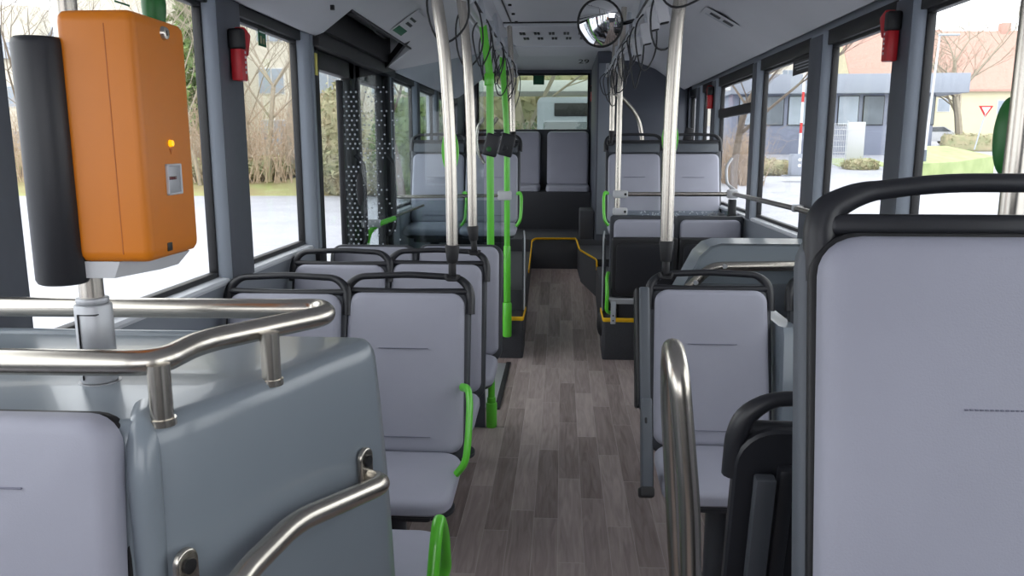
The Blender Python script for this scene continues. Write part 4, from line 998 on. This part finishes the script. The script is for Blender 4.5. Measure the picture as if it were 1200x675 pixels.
# bare trees
def seg_tube(bm, p0, p1, r0, r1, n=5):
    t = (p1-p0).normalized(); a = V(0, 0, 1) if abs(t.z) < .9 else V(1, 0, 0); u = (a-t*a.dot(t)).normalized(); v = t.cross(u)
    A_ = [bm.verts.new(p0+(u*math.cos(2*math.pi*k/n)+v*math.sin(2*math.pi*k/n))*r0) for k in range(n)]
    B_ = [bm.verts.new(p1+(u*math.cos(2*math.pi*k/n)+v*math.sin(2*math.pi*k/n))*r1) for k in range(n)]
    for k in range(n): bm.faces.new((A_[k], A_[(k+1) % n], B_[(k+1) % n], B_[k]))
def bare_tree(label, base, H, r, m='bark', seed=0, depth=5, lean=0, spread=.55, clear=.3, group=None):
    rnd = random.Random(seed); t = thing('bare_tree', label, 'tree', base, 0, group); b1 = NB(); b2 = NB()
    def grow(p, d, L, rad, lev):
        n = 3 if lev == 0 else 2
        for k in range(n):
            d = (d+V(rnd.gauss(0, .09), rnd.gauss(0, .09), .03+rnd.gauss(0, .04))).normalized(); q = p+d*L/n; r2 = rad*(.86 if lev else .90)
            seg_tube(b1 if lev < 2 else b2, p, q, rad, r2, 7 if lev == 0 else 4); p, rad = q, r2
            if lev < depth and (lev > 0 or k > 0):
                for c_ in range(1 if lev else 2):
                    a = rnd.uniform(0, 2*math.pi); sd_ = V(math.cos(a), math.sin(a), rnd.uniform(.0, .5)); dd = (d*(1-spread)+sd_*spread).normalized()
                    grow(p, dd, L*rnd.uniform(.55, .78), rad*.5, lev+1)
        if lev < depth:
            for c_ in range(2):
                a = rnd.uniform(0, 2*math.pi); sd_ = V(math.cos(a), math.sin(a), .3); grow(p, (d*.7+sd_*.45).normalized(), L*.68, rad*.72, lev+1)
    grow(Vector((0, 0, -.1)), V(lean, 0, 1).normalized(), H*(clear+.15), r, 0)
    tr = part('trunk', b1, M[m], t); part('twigs', b2, M[m], t)
    return t
def gpt(px, D, z=GZ):
    r = ray(px, 171); p_ = r*D; return V(p_.x, p_.y, z)
bare_tree('slim bare tree on the bank in the middle of the left window', gpt(313, 33, GZ+.4), 9, .13, 'bark', 3, 5, 0, .5)
bare_tree('bare pale trunk tree at the right side of the left window', gpt(338, 34, GZ+.5), 11, .20, 'bark', 8, 5, -.08, .5, .4)
bare_tree('bare tree on the bank behind the validator edge', gpt(232, 32, GZ+.3), 8, .09, 'bark', 5, 5)
bare_tree('thin bare tree left in the window with two posts', gpt(292, 36, GZ+.5), 8, .08, 'bark', 15, 4)
bare_tree('bare tree at the far left edge in front of the tower house', gpt(22, 34, GZ+.2), 9, .12, 'barkdark', 21, 5)
bare_tree('bare tree seen through the middle door', gpt(415, 32, GZ+.5), 9, .14, 'bark', 31, 5)
bare_tree('bare tree beyond the rear left windows', gpt(470, 26, GZ+.3), 8, .13, 'barkdark', 33, 5)
bt = bare_tree('large bare tree in front of the cream house on the right', gpt(1126, 62, gz(20, 62)), 11, .33, 'bark', 44, 5, 0, .6, .28)
bare_tree('bare tree beyond the far right windows', gpt(862, 30, GZ), 8, .16, 'barkdark', 51, 5)
bare_tree('thick ivy trunk tree behind the rear window', gpt(628, 17, GZ), 7, .16, 'bark', 61, 4)
# conifer
cf = thing('conifer', 'green conifer above the orange validator', 'tree', gpt(240, 44)); bm = NB(); cyl(bm, (0, 0, -.1), (0, 0, 13), .25, .05, n=8); part('trunk', bm, M['barkdark'], cf)
bm = NB(); rnd = random.Random(4)
for k in range(2600):
    h_ = rnd.uniform(2.5, 14.5); rr1 = (15-h_)*.19*math.sqrt(rnd.random()); a = rnd.uniform(0, 6.28); p_ = V(rr1*math.cos(a), rr1*math.sin(a), h_); s_ = .22
    v1 = [bm.verts.new(p_+V(rnd.gauss(0, s_), rnd.gauss(0, s_), rnd.gauss(0, s_))) for _ in range(3)]; bm.faces.new(v1)
part('foliage', bm, M['leaf'], cf)
# brush thicket on the bank
def thicket(label, x0, x1, y0, y1, z, n, hmin, hmax, m, seed, cat='shrubs'):
    bm = NB(); rnd = random.Random(seed)
    for k in range(n):
        p_ = V(rnd.uniform(x0, x1), rnd.uniform(y0, y1), z); d = V(rnd.gauss(0, .25), rnd.gauss(0, .25), 1).normalized(); L = rnd.uniform(hmin, hmax); r_ = .02
        for j in range(4):
            q_ = p_+d*L/4; seg_tube(bm, p_, q_, r_, r_*.7, 3); r_ *= .7
            if j: 
                e = q_+V(rnd.gauss(0, .3), rnd.gauss(0, .3), rnd.uniform(.1, .5)); seg_tube(bm, q_, e, r_, r_*.5, 3)
                e = q_+V(rnd.gauss(0, .3), rnd.gauss(0, .3), rnd.uniform(.0, .4)); seg_tube(bm, q_, e, r_, r_*.5, 3)
            p_ = q_; d = (d+V(rnd.gauss(0, .15), rnd.gauss(0, .15), 0)).normalized()
    o = solo('thicket', label, cat, bm, m); o['kind'] = 'stuff'
thicket('tangle of bare brown brushwood on the left bank', -28, -4, 31, 37, GZ+.4, 1800, 1.6, 4.2, M['twig'], 1)
thicket('bare brown brushwood beyond the far right windows', gpt(842, 40).x, gpt(880, 40).x, 38, 42, GZ, 240, 1.4, 3.0, M['twig'], 6)
def leafy(name, label, c, rx, ry, rz_, m, n, seed, s_=.12, cat='bush'):
    n = int(n*3.2); s_ *= .55
    bm = NB(); rnd = random.Random(seed)
    for k in range(n):
        a = rnd.uniform(0, 6.283); u = rnd.uniform(-1, 1); q_ = math.sqrt(1-u*u); f_ = rnd.uniform(.75, 1)
        p_ = V(rx*q_*math.cos(a)*f_, ry*q_*math.sin(a)*f_, max(0.0, rz_*(u*.5+.5)*1.0*f_))+Vector(c)
        bm.faces.new([bm.verts.new(p_+V(rnd.gauss(0, s_), rnd.gauss(0, s_), rnd.gauss(0, s_))) for _ in range(3)])
    bmesh.ops.create_icosphere(bm, subdivisions=2, radius=1, matrix=Matrix.Translation(Vector(c)+V(0, 0, rz_*.45)) @ Matrix.Diagonal((rx*.85, ry*.85, rz_*.5, 1)))
    return solo(name, label, cat, bm, m)
for k, (px_, D_, lab) in enumerate(((300, 34, 'low green bush on the left bank'), (262, 33, 'olive bush at the foot of the left bank near the post'), (350, 35, 'olive bush at the right of the left bank'))):
    p_ = gpt(px_, D_, GZ+.5); leafy('bush', lab, p_, 1.9, 1.0, .8, M['leafpale'], 900, 70+k)
p_ = gpt(452, 30); leafy('bush', 'tall green shrub beyond the middle door', p_, 2.2, 1.5, 3.2, M['leafpale'], 1600, 81, .15)
p_ = gpt(398, 30); leafy('bush', 'pale shrub seen through the door glass', p_, 1.2, 1.2, 4.2, M['leafpale'], 1400, 82, .15)
p_ = gpt(500, 28); leafy('bush', 'dark green shrub beyond the rear left windows', p_, 2.0, 1.5, 4.0, M['leaf'], 1600, 83, .15)
p_ = gpt(612, 17); leafy('bush', 'dark green shrub at the left of the rear window', p_, 1.0, 1.0, 2.4, M['leaf'], 1600, 84, .08)
p_ = gpt(655, 26); leafy('bush', 'brown green shrub high behind the rear window', p_, 4.0, 1.5, 5.4, M['leafpale'], 2200, 85, .15)
# buildings on the left
def building(label, c, sx, sy, h, m, rows_, cols, ww, wh, z0, dz, x0, dx, rz=0, pm='paneblue', roof=None, name='building'):
    t = thing(name, label, 'building', c, rz)
    bm = NB(); box(bm, (-sx/2, 0, -.3), (sx/2, sy, h), .03); part('wall', bm, M[m], t)
    for r_ in range(rows_):
        for k in range(cols):
            x = x0+k*dx; z = z0+r_*dz
            bm = NB(); box(bm, (x, -.06, z), (x+ww, .05, z+wh), .01); f_ = part('window', bm, M['frame_white'], t)
            bm = NB(); box(bm, (x+.06, -.08, z+.06), (x+ww*.48, -.05, z+wh-.06)); box(bm, (x+ww*.52, -.08, z+.06), (x+ww-.06, -.05, z+wh-.06)); part('pane', bm, M[pm], f_)
    return t
c = gpt(300, 47, GZ+.3)
building('long beige apartment block behind the bare trees on the left', (c.x+2, c.y-1, c.z), 24, 10, 14, 'beige', 4, 7, 1.5, 1.5, 1.6, 2.9, -10.8, 3.2, rz=R(8))
c = gpt(20, 52, GZ)
b = building('beige house with a chimney tower at the far left edge', (c.x-2, c.y, c.z), 14, 9, 7.5, 'beige', 2, 4, 1.3, 1.4, 1.5, 2.9, -5.5, 3.2, rz=R(14))
bm = NB(); box(bm, (.8, 2, 7.2), (3.2, 4, 11.2), .05); part('chimney_tower', bm, M['beige'], b)
bm = NB(); loft(bm, [[(-7.3, -.3, 7.5), (-7.3, 9.3, 7.5), (-7.3, 4.5, 10.2)], [(7.3, -.3, 7.5), (7.3, 9.3, 7.5), (7.3, 4.5, 10.2)]]); part('roof', bm, M['fascia'], b)
# buildings on the right
fz0 = dp(1000, 107, 60).z-.2; fz1 = dp(1000, 85, 60).z-.2
c = gpt(985, 60, GZ)
kb = thing('kiosk_building', 'low blue grey building with a pale flat roof band and wide windows', 'building', (c.x, c.y, GZ), R(-2))
xw0, xw1 = gpt(860, 60).x-c.x, gpt(1121, 60).x-c.x
bm = NB(); box(bm, (xw0, .6, 0), (xw1-2.0, 8, fz0-GZ), .02); part('wall', bm, M['kiosk'], kb)
bm = NB(); box(bm, (xw0-.3, -.3, fz0-GZ), (xw1, 8.4, fz1-GZ), .02); part('roof_band', bm, M['fascia'], kb)
for k in range(9):
    x = xw0+.5+k*1.85
    if x+1.5 > xw1-2.0: break
    bm = NB(); box(bm, (x, .5, fz0-GZ-2.35), (x+1.55, .62, fz0-GZ-.15), .01); f_ = part('window', bm, M['gasket'], kb)
    bm = NB(); box(bm, (x+.06, .48, fz0-GZ-2.3), (x+1.49, .52, fz0-GZ-.2)); part('pane', bm, M['pane' if k % 2 else 'paneblue'], f_)
    if k in (6,):
        bm = NB(); box(bm, (x+.9, .46, fz0-GZ-1.3), (x+1.3, .48, fz0-GZ-.8)); box(bm, (x+.85, .46, fz0-GZ-2.0), (x+1.4, .48, fz0-GZ-1.5)); part('poster', bm, M['white'], f_)
def house(label, c, sx, sy, he, hr_, wallm, roofm, rz, wins, gable_x=True):
    t = thing('house', label, 'building', c, rz)
    bm = NB(); loft(bm, [[(x, 0, -.5), (x, sy, -.5), (x, sy, he), (x, sy/2, he+hr_), (x, 0, he)] for x in (-sx/2, sx/2)]); part('wall', bm, M[wallm], t)
    bm = NB(); 
    for a_, b_ in (((-.4, he-.25), (sy/2, he+hr_)), ((sy+.4, he-.25), (sy/2, he+hr_))):
        loft(bm, [[(x, a_[0], a_[1]), (x, b_[0], b_[1]), (x, b_[0], b_[1]+.2), (x, a_[0], a_[1]+.2)] for x in (-sx/2-.3, sx/2+.3)])
    part('roof', bm, M[roofm], t)
    for x, z, w_, h_ in wins:
        bm = NB(); box(bm, (x, -.06, z), (x+w_, .05, z+h_), .01); f_ = part('window', bm, M['frame_white'], t)
        bm = NB(); box(bm, (x+.08, -.08, z+.08), (x+w_-.08, -.05, z+h_-.08)); part('pane', bm, M['paneblue'], f_)
    bm = NB(); box(bm, (sx*.12, sy/2-.3, he+hr_-.3), (sx*.12+.9, sy/2+.4, he+hr_+.9), .03); part('chimney', bm, M[roofm], t)
    return t
c = gpt(1150, 74, gz(20, 74)-.3)
house('long cream house with a brown tiled roof and chimney on the right', (c.x, c.y, c.z), 24, 9, 5.0, 5.6, 'cream', 'roofbrown', R(0), [(-8.5, .8, 1.6, 1.6), (-4.4, 2.9, 1.2, 1.3), (1.0, 2.7, 1.2, 1.3), (1.0, .3, 2.0, 1.5), (5.5, 2.9, 1.2, 1.3), (-2.6, 5.5, .6, .6)])
c = gpt(1042, 92, gz(20, 92))
house('house with a steep red tiled roof behind the low building', (c.x+.2, c.y, c.z), 13.0, 10, 4.6, 6.4, 'cream', 'roofred', R(0), [(-2, 3.2, 1.2, 1.3), (2, 3.2, 1.2, 1.3)])
c = gpt(900, 82, gz(20, 82)); building('plain beige block behind the low building, seen above its roof band', (c.x, c.y, c.z), 11, 8, 10.5, 'beige', 1, 2, 1.2, 1.3, 5, 3, -3, 4)
# street lamp
c = dp(1083, 183, 45); bm = NB(); zt_ = dp(1088, 45, 45).z
lm = thing('street_lamp', 'slim pale street lamp standing on the grass island on the right', 'lamp', c); bm = NB(); cyl(bm, c, (c.x+.25, c.y, zt_), .09, .05, n=10); wpart('pole', bm, M['lightgrey'], lm)
bm = NB(); box(bm, (c.x+.2, c.y-.15, zt_-.02), (c.x+1.3, c.y+.15, zt_+.10), .04); wpart('lamp_head', bm, M['galv'], lm)
bm = NB(); cyl(bm, c-V(0, 0, .3), c+V(0, 0, .35), .13, n=10); wpart('base', bm, M['pane'], lm)
# grass island & lawn
bm = NB(); z_ = 0
isl = [dp(1060, 187, 45), dp(1075, 192, 45), dp(1120, 190, 47), dp(1166, 183, 50), dp(1110, 171, 54), dp(1060, 171, 52)]
loft(bm, [[(p_.x, p_.y, gz(5, p_.y)-.3) for p_ in isl], [(p_.x, p_.y, max(p_.z, gz(5, p_.y)+.02)) for p_ in isl]])
g = solo('grass_island', 'bright green grass island beside the street on the right', 'grass', bm, M['grass']); g['kind'] = 'stuff'
c0, c1 = gpt(985, 54), gpt(1048, 54)
bm = NB(); loft(bm, [[(c0.x, c0.y, GZ-.1), (c1.x, c1.y, GZ-.1), (c1.x, c1.y+3, GZ-.1), (c0.x, c0.y+3, GZ-.1)], [(c0.x, c0.y, gz(5, c0.y)+.05), (c1.x, c1.y, gz(5, c1.y)+.05), (c1.x, c1.y+4, gz(5, c1.y+4)+.08), (c0.x, c0.y+4, gz(5, c0.y+4)+.08)]])
g = solo('lawn', 'strip of lawn in front of the low building', 'grass', bm, M['grass']); g['kind'] = 'stuff'
# hedge
a = dp(1108, 168, 58); b = dp(1186, 168, 58)
bm = NB(); box(bm, (a.x, a.y, a.z-.6), (b.x, a.y+1.0, a.z+.62), .2, 3)
rnd = random.Random(9)
for k in range(1500):
    p_ = V(rnd.uniform(a.x, b.x), a.y+rnd.uniform(-.05, 1), a.z+rnd.uniform(-.2, .68)); bm.faces.new([bm.verts.new(p_+V(rnd.gauss(0, .07), rnd.gauss(0, .07), rnd.gauss(0, .07))) for _ in range(3)])
solo('hedge', 'long clipped hedge in front of the cream house', 'hedge', bm, M['leafpale'])
# car
c = dp(1089, 169, 64)
car = thing('car', 'white car parked by the hedge on the right', 'car', (c.x, c.y, c.z))
prof = [(-2.0, .25), (-2.05, .6), (-1.9, .85), (-1.1, .95), (-.5, 1.38), (.7, 1.42), (1.5, .98), (1.95, .9), (2.05, .6), (2.0, .25)]
bm = NB(); loft(bm, [[(x*.98, y, z*.99) for x, z in prof] if abs(y) > .8 else [(x, y, z) for x, z in prof] for y in (-.85, -.78, .78, .85)]); part('body', bm, M['carwhite'], car)
bm = NB(); loft(bm, [[(x, y, z) for x, z in ((-.95, .97), (-.45, 1.33), (.62, 1.36), (1.25, .99))] for y in (-.87, .87)]); part('windows', bm, M['pane'], car)
for x in (-1.3, 1.3):
    for y in (-.8, .8):
        bm = NB(); cyl(bm, (x, y-.1, .31), (x, y+.1, .31), .31, n=18); part('wheel', bm, M['gasket'], car)
# barrier
c = dp(934, 206, 42)
ba = thing('car_park_barrier', 'grey barrier box with a red and white arm raised upright', 'barrier', (c.x, c.y, c.z))
bm = NB(); box(bm, (-.42, -.3, 0), (.42, .3, 1.15), .05); part('cabinet', bm, M['fascia'], ba)
bm = NB(); box(bm, (-.75, -.4, 0), (.75, .4, .05), .01); part('base_slab', bm, M['pane'], ba)
topv = dp(943, 84, 42)-c
bm = NB(); n_s = 8
tube(bm, [V(.05, 0, 1.15), topv], .07, .01, 8)
arm_ = part('arm', bm, M['white'], ba)
bm = NB()
bm.free()
for k in (2, 5):
    bm = NB(); tube(bm, [V(.05, 0, 1.15).lerp(topv, k/n_s), V(.05, 0, 1.15).lerp(topv, (k+1)/n_s)], .072, .01, 8); part('red_band', bm, M['red'], arm_)
for z in (.85, .55):
    bm = NB(); cyl(bm, (0, -.31, z), (0, -.33, z), .09, n=12); part('reflector', bm, M['white'], ba)
# fence panels of pale mesh
for k, (px0, px1, D_) in enumerate(((962, 992, 54), (992, 1012, 55))):
    a = gpt(px0, D_, GZ+.3); b = gpt(px1, D_, GZ+.3); t = thing('fence_panel', ['pale wire mesh fence panel left of the white board', 'white fence board in front of the low building'][k], 'fence', a)
    zt_ = dp(px0, 145, D_).z if k == 0 else dp(px0, 143, D_).z
    bm = NB()
    if k == 0:
        for i in range(16): seg_tube(bm, V(a.x+(b.x-a.x)*i/15, a.y, a.z), V(a.x+(b.x-a.x)*i/15, a.y, zt_), .018, .018, 4)
        for i in range(9): z = a.z+(zt_-a.z)*i/8; seg_tube(bm, V(a.x, a.y, z), V(b.x, a.y, z), .018, .018, 4)
        wpart('mesh', bm, M['lightgrey'], t)
    else:
        box(bm, (a.x, a.y-.03, a.z), (b.x, a.y+.03, zt_), .01); wpart('board', bm, M['lightgrey'], t)
    bm = NB(); cyl(bm, (a.x, a.y, GZ-.1), (a.x, a.y, zt_+.1), .06, n=8); wpart('post', bm, M['galv'], t)
p_ = gpt(1010, 53, gz(5, 52)); leafy('bush', 'small green bush at the end of the white fence', p_, 1.3, .7, 1.1, M['leafpale'], 700, 90)
p_ = gpt(903, 50); leafy('bush', 'brown green hedge left of the barrier box', p_, 2.2, .7, 1.1, M['leafpale'], 900, 91)
# triangular road sign
c = dp(1142, 172, 56); t = thing('road_sign', 'triangular red and white sign on a thin post near the bare tree', 'sign', c)
bm = NB(); cyl(bm, (0, 0, -.2), (.5, 0, 2.3), .05, n=8); part('post', bm, M['galv'], t)
bm = NB(); loft(bm, [[(.0, y, 2.85), (1.0, y, 2.85), (.5, y, 2.05)] for y in (-.04, 0)]); q = part('plate', bm, M['red'], t)
bm = NB(); loft(bm, [[(.2, y, 2.75), (.8, y, 2.75), (.5, y, 2.26)] for y in (-.06, -.041)]); part('sign_face', bm, M['white'], q)
# behind the rear window: canopy and pale van
a = dp(600, 108, 22); 
cn = thing('shelter_roof', 'long white flat shelter roof seen through the rear window', 'shelter', (a.x+1, a.y, GZ))
bm = NB(); box(bm, (a.x-3, a.y-.2, dp(640, 108, 22).z), (a.x+6, a.y+2, dp(640, 95, 22).z), .03); wpart('roof', bm, M['frame_white'], cn)
for x in (a.x-2.5, a.x+5.5):
    bm = NB(); cyl(bm, (x, a.y+.8, GZ), (x, a.y+.8, dp(640, 107, 22).z), .07, n=10); wpart('post', bm, M['galv'], cn)
c = gpt(675, 16, GZ)
vn = thing('parked_bus', 'pale grey parked bus facing the rear window', 'bus', (c.x+.15, c.y, GZ))
bm = NB(); box(bm, (-.95, 0, .35), (1.1, 6, 2.85), .12, 3); part('body', bm, M['fascia'], vn)
bm = NB(); box(bm, (-.82, -.02, 1.25), (.98, .05, 2.35), .04, 3); part('windscreen', bm, M['pane'], vn)
bm = NB(); box(bm, (-.6, -.03, 2.46), (.76, .03, 2.72), .02); part('header_sign', bm, M['gasket'], vn)
for x in (-.7, .8):
    bm = NB(); cyl(bm, (x, .3, .4), (x, .9, .4), .4, n=18) if False else cyl(bm, (x-.12, .9, .42), (x+.12, .9, .42), .42, n=18); part('wheel', bm, M['gasket'], vn)
    bm = NB(); cyl(bm, (x, -.03, .85), (x, .04, .85), .10, n=14); part('headlamp', bm, M['white'], vn)
